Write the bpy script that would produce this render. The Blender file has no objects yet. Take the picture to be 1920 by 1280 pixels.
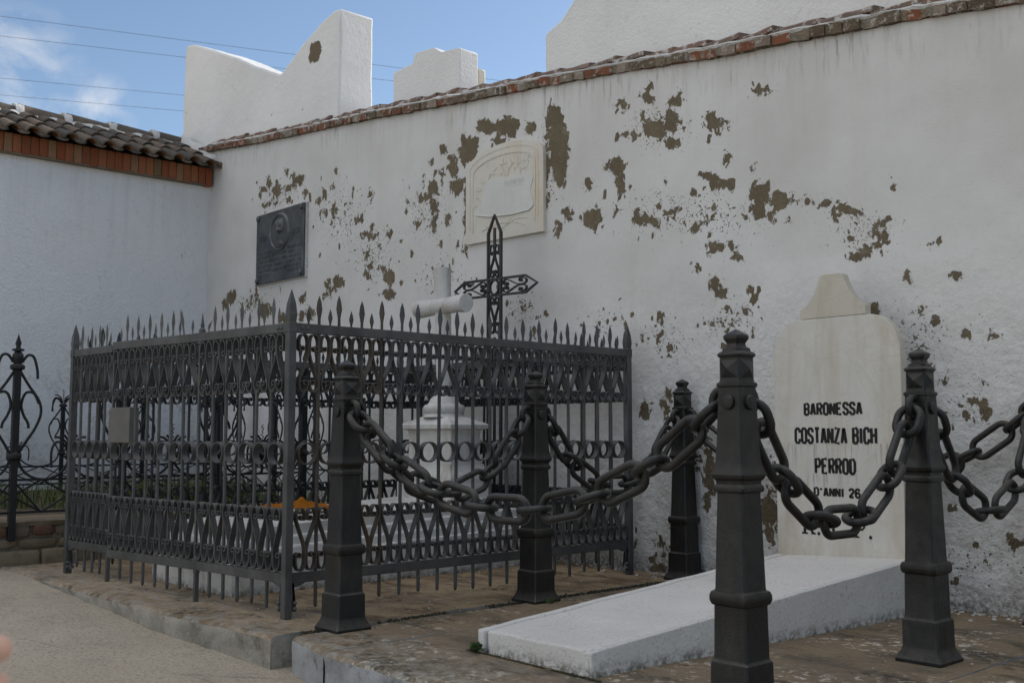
import bpy, bmesh, math, random
import numpy as np
from mathutils import Vector, Matrix, noise as mnoise
R = math.radians
random.seed(7)
S = bpy.context.scene
COL = S.collection

# ------------------------------------------------------------------ camera
cam = bpy.data.cameras.new("camera")
cam.sensor_width = 36.0
cam.lens = 37.5
cam.clip_start = 0.05
cam.clip_end = 2000
cam.dof.use_dof = True
cam.dof.focus_distance = 6.2
cam.dof.aperture_fstop = 8.0
cam_o = bpy.data.objects.new("camera", cam)
cam_o.location = (0, 0, 0.88)
cam_o.rotation_euler = (R(90 + 5.0), 0, R(48.1))
COL.objects.link(cam_o)
S.camera = cam_o

# ------------------------------------------------------------------ light
SUN_EL, SUN_AZ = 32.0, 1.0           # azimuth from +Y towards +X: high behind the wall
SKY = 0.13
EXPOSURE = 0.15
S.view_settings.view_transform = 'Standard'
S.view_settings.look = 'None'
S.view_settings.gamma = 1
S.view_settings.exposure = EXPOSURE
sun = bpy.data.lights.new("sun", 'SUN')
sun.energy = 2.6
sun.angle = R(0.53)
sun.color = (1.0, 0.95, 0.88)
sun_o = bpy.data.objects.new("sun", sun)
sd = Vector((math.sin(R(SUN_AZ)) * math.cos(R(SUN_EL)), math.cos(R(SUN_AZ)) * math.cos(R(SUN_EL)), math.sin(R(SUN_EL))))
sun_o.rotation_euler = sd.to_track_quat('Z', 'Y').to_euler()
COL.objects.link(sun_o)

W = bpy.data.worlds.new("World")
S.world = W
W.use_nodes = True
S.cycles.max_bounces = 8
S.cycles.use_denoising = True


class NT:
    """small helper for building node trees"""
    def __init__(s, t):
        s.t = t
    def n(s, typ, **kw):
        d = s.t.nodes.new(typ)
        for k, v in kw.items():
            setattr(d, k, v)
        return d
    def put(s, sock, v):
        if isinstance(v, bpy.types.NodeSocket):
            s.t.links.new(v, sock)
        elif v is not None:
            if isinstance(v, (tuple, list)) and len(v) == 3 and sock.type == 'RGBA':
                v = (*v, 1)
            sock.default_value = v
    def math(s, op, a, b=None, c=None, clamp=False):
        d = s.n('ShaderNodeMath', operation=op, use_clamp=clamp)
        for i, v in enumerate((a, b, c)):
            s.put(d.inputs[i], v)
        return d.outputs[0]
    def vmath(s, op, a, b=None):
        d = s.n('ShaderNodeVectorMath', operation=op)
        s.put(d.inputs[0], a)
        s.put(d.inputs[1], b)
        return d.outputs['Value'] if op in ('DOT_PRODUCT', 'LENGTH') else d.outputs[0]
    def noise(s, vec, scale, detail=4, rough=.55, dist=0.0):
        d = s.n('ShaderNodeTexNoise')
        s.put(d.inputs['Vector'], vec)
        for k, v in (('Scale', scale), ('Detail', detail), ('Roughness', rough), ('Distortion', dist)):
            d.inputs[k].default_value = v
        return d.outputs['Fac']
    def voro(s, vec, scale, feature='F1'):
        d = s.n('ShaderNodeTexVoronoi', feature=feature)
        s.put(d.inputs['Vector'], vec)
        d.inputs['Scale'].default_value = scale
        return d.outputs['Distance']
    def scale(s, vec, sc):
        d = s.n('ShaderNodeMapping')
        s.put(d.inputs[0], vec)
        d.inputs['Scale'].default_value = sc
        return d.outputs[0]
    def step(s, v, a, b, lo=0.0, hi=1.0):
        d = s.n('ShaderNodeMapRange', clamp=True)
        s.put(d.inputs[0], v)
        for i, q in enumerate((a, b, lo, hi)):
            d.inputs[i + 1].default_value = q
        return d.outputs[0]
    def mix(s, f, a, b, mode='MIX'):
        d = s.n('ShaderNodeMix', data_type='RGBA', blend_type=mode)
        s.put(d.inputs[0], f)
        s.put(d.inputs[6], a)
        s.put(d.inputs[7], b)
        return d.outputs[2]
    def attr(s, name):
        return s.n('ShaderNodeAttribute', attribute_name=name).outputs['Fac']
    def sep(s, v):
        d = s.n('ShaderNodeSeparateXYZ')
        s.put(d.inputs[0], v)
        return d.outputs


# sky: Nishita, thin clouds in view, and unseen bright clouds added for fill light
w = NT(W.node_tree)
W.node_tree.nodes.clear()
sky = w.n('ShaderNodeTexSky', sky_type='NISHITA')
sky.sun_disc = False
sky.sun_elevation = R(SUN_EL)
sky.sun_rotation = R(SUN_AZ)
sky.altitude = 300
sky.air_density = 1.0
sky.dust_density = 0.6
sky.ozone_density = 1.5
gen = w.n('ShaderNodeTexCoord').outputs['Generated']
cn = w.noise(w.scale(gen, (1, 1, 1.6)), 9.0, 8, .6, .4)
def blob(d, r0, r1):
    return w.step(w.vmath('DOT_PRODUCT', gen, d), math.cos(R(r0)), math.cos(R(r1)))
reg = w.math('MAXIMUM', blob((-.914, .268, .304), 3.6, .8), blob((-.902, .331, .277), 2.2, 0.3))
near = w.math('MULTIPLY', reg, w.step(cn, .47, .70))
cn2 = w.noise(w.scale(gen, (1, 1, 2.0)), 2.6, 8, .58, .3)
back = w.step(w.vmath('DOT_PRODUCT', gen, (-.68, .61, .40)), .72, .35)
far = w.math('MULTIPLY', back, w.step(cn2, .36, .54))  # cloud cover outside the view, added as fill light
far = w.math('MULTIPLY', far, w.step(w.vmath('DOT_PRODUCT', gen, (.96, -.22, .16)), .80, .30))  # cloud gap added towards +X so faces on that side stay dim
cl = w.math('MAXIMUM', w.math('MULTIPLY', near, .62), w.math('MULTIPLY', far, .92))
bg = w.n('ShaderNodeBackground')
glow = w.step(w.vmath('DOT_PRODUCT', gen, (.34, .62, .71)), .45, .92)  # unseen bright cloud bank added near the sun to lift the parapet sides
ccol = w.mix(glow, (7.4, 7.15, 6.8), (23.0, 22.4, 21.4))
zen = w.step(w.vmath('DOT_PRODUCT', gen, (.10, -.25, .96)), .62, .95)  # overhead clouds out of view, brightened to light ground and side wall
ccol = w.mix(zen, ccol, (14.5, 14.1, 13.5))
w.put(bg.inputs[0], w.mix(cl, sky.outputs[0], ccol))
bg.inputs[1].default_value = SKY
wo = w.n('ShaderNodeOutputWorld')
W.node_tree.links.new(bg.outputs[0], wo.inputs[0])


# ------------------------------------------------------------------ materials
def material(name, rough=.7, metal=0.0, spec=.4):
    m = bpy.data.materials.new(name)
    m.use_nodes = True
    q = NT(m.node_tree)
    b = m.node_tree.nodes['Principled BSDF']
    b.inputs['Roughness'].default_value = rough
    b.inputs['Metallic'].default_value = metal
    b.inputs['Specular IOR Level'].default_value = spec
    return m, q, b
def bump(q, b, h, dist=1.0, strength=1.0):
    d = q.n('ShaderNodeBump')
    d.inputs['Strength'].default_value = strength
    d.inputs['Distance'].default_value = dist
    q.put(d.inputs['Height'], h)
    q.put(b.inputs['Normal'], d.outputs[0])
def objco(q):
    return q.n('ShaderNodeTexCoord').outputs['Object']
def worldco(q):
    return q.n('ShaderNodeNewGeometry').outputs['Position']
def island(q):
    return q.n('ShaderNodeNewGeometry').outputs['Random Per Island']

M = {}
def wall_material():
    m, q, b = material('peeling_whitewash', .85, 0, .25)
    p = worldco(q)
    x, y, z = q.sep(p)
    wear, speck, top = q.attr('wear'), q.attr('speck'), q.attr('top')
    n0 = q.noise(q.scale(p, (1, 1, .65)), 6.5, 4, .6, .6)
    n1 = q.noise(q.scale(p, (1, 1, .8)), 18, 7, .64, .5)
    n2 = q.noise(p, 48, 4, .6)
    e = q.math('ADD', wear, q.math('MULTIPLY', q.math('SUBTRACT', n1, .490), .21))
    e = q.math('ADD', e, q.math('MULTIPLY', q.math('SUBTRACT', n2, .5), .022))
    e = q.math('ADD', e, q.math('MULTIPLY', q.math('SUBTRACT', n0, .5), .085))
    peel = q.step(e, -.0015, .0015)
    n3 = q.noise(p, 25, 4, .6, .3)
    n4 = q.noise(p, 75, 2, .5)
    sp = q.math('ADD', n3, q.math('MULTIPLY', speck, .160))
    sp2 = q.math('ADD', n4, q.math('MULTIPLY', speck, .16))
    spk = q.math('MAXIMUM', q.step(sp, .768, .773), q.step(sp2, .785, .792))
    peel = q.math('MAXIMUM', peel, spk)
    big = q.noise(p, 1.3, 5, .6)
    white = q.mix(q.step(big, .32, .70), (.60, .588, .562), (.715, .705, .688))
    fine = q.noise(p, 26, 5, .65)
    white = q.mix(q.step(fine, .56, .80, 0, .26), white, (.50, .48, .44))
    white = q.mix(q.step(z, 2.2, .6, 0, .85), white, q.mix(q.step(fine, .45, .75), (.80, .79, .775), (.66, .64, .605)))  # lower wall painted paler: brightness lifted in the colour where bounce light falls short
    # run-off streaks below the coping and a few long rusty-grey streaks
    st = q.noise(q.scale(p, (11, 1, .55)), 1.0, 5, .6)
    st2 = q.noise(q.scale(p, (30, 1, 3.0)), 1.0, 5, .7)
    tm = q.step(top, .75, .0)
    white = q.mix(q.math('MULTIPLY', q.math('MULTIPLY', tm, q.step(st, .50, .74)), .20), white, (.36, .34, .30))
    tm2 = q.step(top, .26, .0)
    white = q.mix(q.math('MULTIPLY', q.math('MULTIPLY', tm2, q.math('MULTIPLY', q.step(st2, .52, .64), q.step(q.noise(q.scale(p, (1.3, 1, 1)), 1.0, 4, .6), .40, .62))), .75), white, (.11, .10, .08))
    st3 = q.noise(q.scale(p, (5, 1, .22)), 1.0, 3, .6)
    white = q.mix(q.math('MULTIPLY', q.step(st3, .60, .75), .13), white, (.50, .42, .33))
    # grime near the ground
    lowf = q.math('MULTIPLY', q.step(z, .75, .0), q.step(q.noise(p, 9, 6, .7), .50, .68))
    white = q.mix(q.math('MULTIPLY', lowf, .55), white, (.27, .24, .18))
    veryl = q.math('MULTIPLY', q.step(z, .16, .0), q.step(n2, .35, .6))
    white = q.mix(q.math('MULTIPLY', veryl, .85), white, (.075, .065, .04))
    brown = q.mix(q.step(n2, .3, .7), (.138, .110, .068), (.195, .156, .104))
    brown = q.mix(q.step(n0, .40, .62, 0, .55), brown, (.115, .092, .060))
    brown = q.mix(q.step(q.noise(p, 8, 5, .6), .58, .66, 0, .45), brown, (.26, .225, .165))
    lip = q.math('MULTIPLY', q.step(e, -.012, -.001), q.step(n2, .40, .60))
    white = q.mix(q.math('MULTIPLY', lip, .55), white, (.42, .385, .325))
    brown = q.mix(q.step(q.noise(p, 130, 2, .5), .62, .70, 0, .5), brown, (.36, .31, .23))
    q.put(b.inputs['Base Color'], q.mix(peel, white, brown))
    lump = q.math('MULTIPLY', q.step(z, 1.9, .5), q.step(x, -9.0, -3.5, .25, 1.15))
    h = q.math('MULTIPLY', q.math('ADD', q.math('MULTIPLY', q.noise(p, 19, 7, .66), .036), q.math('MULTIPLY', q.noise(p, 6, 4, .5), .024)), q.math('ADD', lump, .035))
    h = q.math('ADD', h, q.math('MULTIPLY', q.noise(p, 95, 3, .6), .0013))
    h = q.math('SUBTRACT', h, q.math('MULTIPLY', peel, .006))
    bump(q, b, h)
    return m
M['wall'] = wall_material()

def plaster(name, c0, c1, stucco=.006, stains=.3, eave=False):
    m, q, b = material(name, .88, 0, .2)
    p = worldco(q)
    z = q.sep(p)[2]
    c = q.mix(q.step(q.noise(p, 1.1, 5, .6), .3, .7), c0, c1)
    c = q.mix(q.step(q.noise(p, 22, 6, .7), .56, .78, 0, stains), c, (.40, .37, .32))
    c = q.mix(q.math('MULTIPLY', q.step(q.noise(p, 2.1, 6, .7), .58, .70), q.step(q.noise(p, 26, 4, .7), .52, .60, 0, .55)), c, (.34, .31, .25))
    if eave:
        dr = q.noise(q.scale(p, (1, 7, .45)), 1.0, 5, .65)
        c = q.mix(q.math('MULTIPLY', q.math('MULTIPLY', q.step(z, 2.5, 3.6), q.step(dr, .50, .72)), .30), c, (.44, .40, .34))
        c = q.mix(q.math('MULTIPLY', q.math('MULTIPLY', q.step(z, 2.0, 1.2), q.step(q.noise(p, 2.6, 7, .7), .50, .62)), q.step(q.noise(p, 30, 4, .7), .46, .58, 0, .6)), c, (.36, .31, .24))
        c = q.mix(q.math('MULTIPLY', q.step(z, .95, .25), q.step(q.noise(p, 7, 6, .7), .40, .62, 0, .5)), c, (.33, .30, .25))
    q.put(b.inputs['Base Color'], c)
    h = q.math('ADD', q.math('MULTIPLY', q.noise(p, 42, 3, .55), stucco), q.math('MULTIPLY', q.noise(p, 95, 2, .6), stucco * .45))
    bump(q, b, h)
    return m
M['stucco'] = plaster('stucco_whitewash', (.77, .762, .76), (.83, .824, .825), .011, .42, True)
M['parapet'] = plaster('parapet_whitewash', (.72, .71, .69), (.83, .825, .81), .006, .30)

def parapet_chipped():
    m, q, b = material('chipped_whitewash', .88, 0, .2)
    p = worldco(q)
    x, y, z = q.sep(p)
    n = q.noise(p, 11, 6, .65)
    dx = q.math('MULTIPLY', q.math('ADD', x, 9.02), 1.0)
    dz = q.math('SUBTRACT', z, 4.68)
    d = q.math('SQRT', q.math('ADD', q.math('MULTIPLY', dx, dx), q.math('MULTIPLY', dz, dz)))
    e = q.math('ADD', q.math('SUBTRACT', .115, d), q.math('MULTIPLY', q.math('SUBTRACT', n, .5), .16))
    peel = q.step(e, 0, .004)
    spk = q.step(q.noise(p, 24, 3, .6), .715, .725)
    peel = q.math('MAXIMUM', peel, spk)
    c = q.mix(q.step(q.noise(p, 1.1, 5, .6), .3, .7), (.72, .71, .69), (.83, .825, .81))
    c = q.mix(q.step(q.noise(p, 22, 6, .7), .56, .78, 0, .26), c, (.42, .39, .34))
    q.put(b.inputs['Base Color'], q.mix(peel, c, (.16, .125, .08)))
    bump(q, b, q.math('SUBTRACT', q.math('ADD', q.math('MULTIPLY', q.noise(p, 14, 5, .6), .008), q.math('MULTIPLY', q.noise(p, 70, 3, .6), .003)), q.math('MULTIPLY', peel, .005)))
    return m
M['chipped'] = parapet_chipped()

def iron(name, base, hi, rust=0.0, rough=.5, spec=.45, dust_highlight=0.0, chip=0.0):
    m, q, b = material(name, rough, 0, spec)
    p = worldco(q)
    c = q.mix(q.step(q.noise(p, 6, 5, .65), .35, .68), base, hi)
    c = q.mix(q.step(q.noise(p, 60, 4, .7), .62, .74, 0, .35), c, tuple(min(1, v * 2.0 + .02) for v in hi))
    r = q.step(q.noise(p, 11, 6, .68), .66 - .22 * rust, .76 - .18 * rust)
    c = q.mix(q.math('MULTIPLY', r, .35 + .5 * rust), c, (.14, .062, .022))
    if dust_highlight:
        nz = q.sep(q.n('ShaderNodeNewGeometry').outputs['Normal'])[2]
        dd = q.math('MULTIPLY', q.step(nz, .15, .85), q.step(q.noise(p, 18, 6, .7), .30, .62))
        c = q.mix(q.math('MULTIPLY', dd, dust_highlight), c, (.17, .155, .128))  # upward faces paler: dust plus ledge highlights painted into the colour
        c = q.mix(q.step(q.noise(q.scale(p, (1, 1, .35)), 16, 6, .7), .50, .72, 0, dust_highlight * .55), c, (.085, .074, .058))
    if chip:
        c = q.mix(q.step(q.noise(p, 42, 6, .75), .665, .69, 0, chip), c, (.115, .052, .024))
    q.put(b.inputs['Base Color'], c)
    q.put(b.inputs['Roughness'], q.step(q.noise(p, 25, 4, .6), .3, .7, rough - .1, rough + .15))
    bump(q, b, q.math('MULTIPLY', q.noise(p, 120, 3, .6), .0011))
    return m
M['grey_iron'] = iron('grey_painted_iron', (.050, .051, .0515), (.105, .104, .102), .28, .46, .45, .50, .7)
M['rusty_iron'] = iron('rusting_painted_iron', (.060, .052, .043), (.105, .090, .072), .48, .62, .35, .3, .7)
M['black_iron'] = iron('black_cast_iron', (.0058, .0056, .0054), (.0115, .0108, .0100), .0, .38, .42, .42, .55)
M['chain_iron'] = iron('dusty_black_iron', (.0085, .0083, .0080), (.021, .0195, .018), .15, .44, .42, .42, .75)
M['cross_iron'] = iron('dark_grey_iron', (.020, .022, .023), (.036, .038, .039), .0, .5)
M['dark_iron'] = iron('dark_wrought_iron', (.012, .013, .013), (.021, .022, .022), .05, .52, .35)

def marble(name, c0, c1, stain, sa=.5, rough=.5, drips=False):
    m, q, b = material(name, rough, 0, .4)
    p = worldco(q)
    c = q.mix(q.step(q.noise(p, 3.2, 6, .6, .6), .32, .70), c0, c1)
    st = q.noise(q.scale(p, (9, 9, .9)), 1.0, 6, .62, .3)
    c = q.mix(q.math('MULTIPLY', q.step(st, .50, .74), sa), c, stain)
    c = q.mix(q.step(q.noise(p, 70, 4, .7), .60, .74, 0, .30), c, tuple(v * .55 for v in stain))
    vein = q.math('ABSOLUTE', q.math('SUBTRACT', q.noise(p, 2.6, 7, .65, 1.2), .5))
    c = q.mix(q.step(vein, .018, .002, 0, .16), c, tuple(v * .7 for v in stain))
    if drips:
        z = q.sep(p)[2]
        x = q.sep(p)[0]
        dn = q.step(q.noise(q.scale(p, (38, 1, 2.2)), 1.0, 6, .7), .50, .64)
        band = q.math('MAXIMUM', q.math('MULTIPLY', q.step(z, .66, .80), q.step(z, .842, .832)), q.math('MULTIPLY', q.step(z, .54, .65), q.step(z, .682, .673)))
        c = q.mix(q.math('MULTIPLY', q.math('MULTIPLY', dn, band), .62), c, (.16, .14, .11))
        ed = q.step(q.math('ABSOLUTE', q.math('ADD', x, 3.068)), .20, .37, 0, .5)
        c = q.mix(q.math('MULTIPLY', ed, q.step(q.noise(q.scale(p, (6, 1, 1.5)), 1.0, 5, .65), .40, .62)), c, (.50, .42, .30))
        c = q.mix(q.math('MULTIPLY', q.step(z, .50, .22), q.step(q.noise(q.scale(p, (9, 1, 2)), 1.0, 6, .7), .42, .64, 0, .6)), c, (.42, .36, .25))
    q.put(b.inputs['Base Color'], c)
    bump(q, b, q.math('MULTIPLY', q.noise(p, 90, 4, .65), .0012))
    return m
M['headstone'] = marble('aged_cream_marble', (.60, .575, .52), (.69, .668, .615), (.48, .40, .28), .62, .5, True)
M['crest'] = marble('yellowed_marble', (.54, .50, .415), (.62, .58, .49), (.43, .36, .25), .6)
M['marble'] = marble('white_marble', (.53, .52, .49), (.70, .69, .665), (.34, .30, .25), .7)
M['plaque_marble'] = marble('cream_relief_marble', (.63, .60, .53), (.69, .665, .60), (.63, .50, .34), .75)
M['scroll_marble'] = marble('pale_marble', (.62, .63, .59), (.67, .68, .645), (.58, .57, .50), .4)
M['tomb'] = marble('white_limewashed_stone', (.66, .655, .645), (.74, .735, .73), (.45, .42, .37), .35, .7)

def slab_mat():
    m, q, b = material('whitewashed_slab', .8, 0, .25)
    p = worldco(q)
    z = q.sep(p)[2]
    c = q.mix(q.step(q.noise(p, 2.4, 5, .6), .3, .7), (.635, .612, .58), (.71, .69, .66))
    c = q.mix(q.math('MULTIPLY', q.step(q.noise(p, 3.0, 5, .65), .36, .56), q.step(q.noise(p, 62, 5, .74), .555, .645, 0, .75)), c, (.36, .28, .20))
    c = q.mix(q.math('MULTIPLY', q.step(z, .055, .0), q.step(q.noise(p, 30, 5, .7), .42, .60)), c, (.13, .115, .085))
    q.put(b.inputs['Base Color'], c)
    bump(q, b, q.math('ADD', q.math('MULTIPLY', q.noise(p, 60, 4, .6), .004), q.math('MULTIPLY', q.noise(p, 7, 3, .5), .012)))
    return m
M['slab'] = slab_mat()

def base_mat():
    m, q, b = material('rough_whitewashed_base', .88, 0, .2)
    p = worldco(q)
    z = q.sep(p)[2]
    c = q.mix(q.step(q.noise(p, 4, 5, .6), .3, .7), (.64, .63, .61), (.76, .755, .745))
    st = q.noise(q.scale(p, (14, 14, 1.2)), 1.0, 5, .6)
    c = q.mix(q.step(st, .56, .76, 0, .55), c, (.38, .30, .19))
    c = q.mix(q.math('MULTIPLY', q.step(z, .05, .0), q.step(q.noise(p, 28, 5, .7), .38, .60)), c, (.11, .095, .065))
    q.put(b.inputs['Base Color'], c)
    bump(q, b, q.math('ADD', q.math('MULTIPLY', q.noise(p, 26, 5, .65), .016), q.math('MULTIPLY', q.noise(p, 80, 4, .6), .004)))
    return m
M['base'] = base_mat()

def ground_mat():
    m, q, b = material('sandy_concrete', .9, 0, .2)
    p = worldco(q)
    c = q.mix(q.step(q.noise(p, .9, 5, .6), .3, .7), (.46, .39, .295), (.54, .465, .36))
    c = q.mix(q.step(q.noise(p, 5, 6, .7), .5, .72, 0, .5), c, (.31, .265, .205))
    v = q.noise(p, 62, 5, .78)
    c = q.mix(q.step(v, .525, .635, 0, .72), c, (.19, .165, .13))
    c = q.mix(q.step(v, .43, .34, 0, .55), c, (.66, .60, .51))
    vo = q.voro(p, 34)
    c = q.mix(q.math('MULTIPLY', q.step(vo, .15, .09), q.step(q.noise(p, 13, 2, .5), .56, .62)), c, (.09, .085, .08))
    cr = q.voro(q.vmath('ADD', p, q.scale(q.n('ShaderNodeTexNoise').outputs['Color'], (.15, .15, 0))), .55, 'DISTANCE_TO_EDGE')
    c = q.mix(q.math('MULTIPLY', q.step(cr, .0035, .0005), q.step(q.noise(p, 2, 3, .5), .55, .65, 0, .45)), c, (.14, .12, .10))
    q.put(b.inputs['Base Color'], c)
    bump(q, b, q.math('ADD', q.math('MULTIPLY', v, .007), q.math('MULTIPLY', q.noise(p, 9, 4, .6), .010)))
    return m
M['ground'] = ground_mat()

def platform_mat(name, tan, brown, dark, white, wthr, vert, dthr=.50):
    m, q, b = material(name, .88, 0, .25)
    g = q.n('ShaderNodeNewGeometry')
    p = g.outputs['Position']
    nz = q.sep(g.outputs['True Normal'])[2]
    c = q.mix(q.step(q.noise(p, 2.6, 6, .65, .3), .35, .66), tan, brown)
    c = q.mix(q.step(q.noise(q.scale(p, (1.2, 2.6, 1)), 2.0, 7, .7, .4), dthr, dthr + .16, 0, .9), c, dark)
    c = q.mix(q.step(q.noise(p, 50, 5, .75), .56, .68, 0, .65), c, tuple(v * .4 for v in dark))
    pt = q.math('MULTIPLY', q.step(q.noise(p, 1.9, 4, .6), .46, .58), q.step(q.noise(p, 20, 5, .7, .2), wthr, wthr + .03))
    c = q.mix(q.math('MULTIPLY', pt, .85), c, white)
    c = q.mix(q.step(q.noise(p, 64, 4, .7), .66, .70, 0, .6), c, (.50, .47, .42))
    yy = q.sep(p)[1]
    fr = q.math('MULTIPLY', q.step(yy, 2.95, 2.45), q.step(q.noise(p, 15, 7, .75), .44, .60, 0, .75))
    c = q.mix(fr, c, (.40, .385, .34))
    c = q.mix(q.math('MULTIPLY', q.step(q.noise(p, 3.4, 5, .6, .5), .54, .62), q.step(q.noise(p, 25, 5, .7), .42, .56, 0, .85)), c, tuple(x * .7 for x in dark))
    # the standing edge is bare grey concrete with lichen
    v = q.mix(q.step(q.noise(p, 5, 6, .7), .36, .64), vert, tuple(x * .55 for x in vert))
    v = q.mix(q.step(q.noise(p, 34, 5, .75), .54, .66, 0, .6), v, (.42, .42, .40))
    v = q.mix(q.step(q.noise(p, 12, 5, .7), .58, .70, 0, .7), v, (.10, .09, .065))
    c = q.mix(q.step(nz, .72, .45), c, v)
    q.put(b.inputs['Base Color'], c)
    bump(q, b, q.math('ADD', q.math('MULTIPLY', q.noise(p, 48, 6, .72), .009), q.math('MULTIPLY', q.noise(p, 8, 4, .6), .012)))
    return m
M['platform_tan'] = platform_mat('tan_cement', (.40, .305, .19), (.29, .205, .125), (.13, .095, .062), (.58, .53, .46), .66, (.40, .37, .31), .46)
M['platform_lichen'] = platform_mat('lichened_cement', (.29, .215, .135), (.205, .165, .115), (.095, .082, .060), (.66, .60, .50), .55, (.42, .425, .43), .49)

def per_island(name, cols, rough=.85, bumpd=.004, dirt=.4, dirtc=(.10, .085, .06), fleck=None):
    m, q, b = material(name, rough, 0, .25)
    p = worldco(q)
    r = q.n('ShaderNodeValToRGB')
    q.put(r.inputs[0], island(q))
    e = r.color_ramp.elements
    r.color_ramp.interpolation = 'CONSTANT'
    e.remove(e[1])
    e[0].position = 0
    e[0].color = (*cols[0], 1)
    for i, cc in enumerate(cols[1:], 1):
        e.new(i / len(cols)).color = (*cc, 1)
    c = q.mix(q.step(q.noise(p, 9, 6, .7), .42, .68, 0, dirt), r.outputs[0], dirtc)
    c = q.mix(q.step(q.noise(p, 55, 5, .7), .58, .70, 0, dirt * .8), c, tuple(v * 3.2 for v in dirtc))
    if fleck:
        c = q.mix(q.step(q.noise(p, 17, 7, .75), .53, .60, 0, .8), c, fleck)
    q.put(b.inputs['Base Color'], c)
    bump(q, b, q.math('MULTIPLY', q.noise(p, 60, 4, .65), bumpd))
    return m
M['brick'] = per_island('orange_cornice_brick', [(.34, .105, .042), (.28, .078, .032), (.36, .13, .058), (.32, .17, .09), (.31, .09, .036), (.20, .13, .07), (.34, .115, .05), (.30, .085, .036)], .85, .010, .38)
M['coping'] = per_island('weathered_coping_brick', [(.19, .085, .05), (.15, .105, .07), (.25, .095, .05), (.17, .13, .09), (.20, .09, .055), (.12, .09, .06), (.28, .23, .18), (.16, .12, .08)], .9, .012, .6, (.06, .05, .036), (.48, .45, .40))
M['coping_tile'] = per_island('limewashed_tile', [(.24, .15, .115), (.20, .145, .115), (.26, .18, .145), (.22, .135, .10)], .9, .008, .5, (.09, .08, .065), (.62, .60, .57))
M['tile'] = per_island('weathered_roof_tile', [(.145, .115, .09), (.12, .10, .082), (.165, .125, .095), (.13, .108, .088), (.105, .092, .078), (.18, .14, .105)], .9, .008, .5, (.048, .044, .036))
M['tile_under'] = per_island('clean_clay_underside', [(.46, .22, .09), (.40, .19, .08)], .85, .003, .2)
M['lime'] = plaster('lime_mortar', (.55, .54, .51), (.74, .73, .71), .02, .7)
M['stone'] = per_island('rubble_sandstone', [(.23, .175, .11), (.19, .15, .10), (.25, .20, .135), (.20, .13, .075)], .92, .012, .45, (.09, .075, .05))
M['red_brick'] = per_island('worn_red_brick', [(.20, .09, .055), (.155, .075, .05), (.16, .13, .10), (.20, .155, .105)], .92, .012, .55, (.10, .085, .06))
M['mortar'] = plaster('earth_mortar', (.18, .15, .11), (.27, .22, .16), .02, .6)
M['soil'] = plaster('garden_soil', (.085, .068, .045), (.14, .11, .075), .03, .5)

def bronze_mat():
    m, q, b = material('dark_patinated_bronze', .42, .55, .5)
    p = worldco(q)
    c = q.mix(q.step(q.noise(p, 4.5, 6, .65, .5), .36, .66), (.060, .066, .072), (.145, .155, .162))
    c = q.mix(q.step(q.noise(q.scale(p, (3, 3, .8)), 2, 5, .6), .55, .75, 0, .6), c, (.22, .23, .235))
    q.put(b.inputs['Base Color'], c)
    bump(q, b, q.math('MULTIPLY', q.noise(p, 60, 4, .6), .002))
    return m
M['bronze'] = bronze_mat()
def simple(name, c, rough=.7, var=.3, sc=20, spec=.3, bumpd=0.0):
    m, q, b = material(name, rough, 0, spec)
    p = worldco(q)
    q.put(b.inputs['Base Color'], q.mix(q.step(q.noise(p, sc, 4, .6), .3, .7), tuple(v * (1 - var) for v in c), c))
    if bumpd:
        bump(q, b, q.math('MULTIPLY', q.noise(p, sc * 2, 4, .6), bumpd))
    return m
M['ink'] = simple('black_lettering', (.022, .020, .020), .6, .3, 60)
M['faint'] = simple('faded_green_grey_lettering', (.50, .53, .48), .7, .1, 40)
M['box_metal'] = simple('bare_grey_steel_plate', (.165, .158, .143), .6, .25, 8)
M['slot'] = simple('bright_worn_metal', (.75, .73, .70), .4, .1, 20)
M['cloth'] = simple('orange_cloth', (.36, .125, .012), .9, .35, 14, .1, .01)
M['wire'] = simple('power_cable', (.12, .12, .13), .6, .1, 2)
M['grit'] = per_island('path_grit', [(.30, .25, .19), (.42, .37, .29), (.22, .19, .15), (.55, .50, .42), (.24, .17, .10)], .9, 0, .1)
M['chips'] = simple('plaster_chips', (.62, .60, .56), .9, .3, 30)
M['grass'] = per_island('grass_blades', [(.055, .095, .022), (.075, .12, .03), (.10, .13, .04), (.045, .08, .022), (.13, .125, .05)], .7, 0, .1)
M['leaf'] = per_island('weed_leaves', [(.035, .065, .018), (.05, .085, .025), (.06, .08, .03)], .7, 0, .1)
M['moss'] = per_island('dry_moss', [(.030, .034, .014), (.045, .038, .020), (.06, .052, .032)], .95, 0, .2)
M['pink'] = simple('pink_petals', (.55, .12, .38), .7, .2, 60)
def skin_mat():
    m, q, b = material('skin', .5, 0, .4)
    p = worldco(q)
    q.put(b.inputs['Base Color'], q.mix(q.step(q.noise(p, 30, 3, .5), .35, .65), (.58, .32, .23), (.68, .42, .31)))
    b.inputs['Subsurface Weight'].default_value = .25
    b.inputs['Subsurface Radius'].default_value = (.012, .005, .003)
    b.inputs['Subsurface Scale'].default_value = .5
    return m
M['skin'] = skin_mat()
M['sleeve'] = simple('dark_blue_sleeve', (.05, .06, .10), .9, .3, 40)


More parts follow.
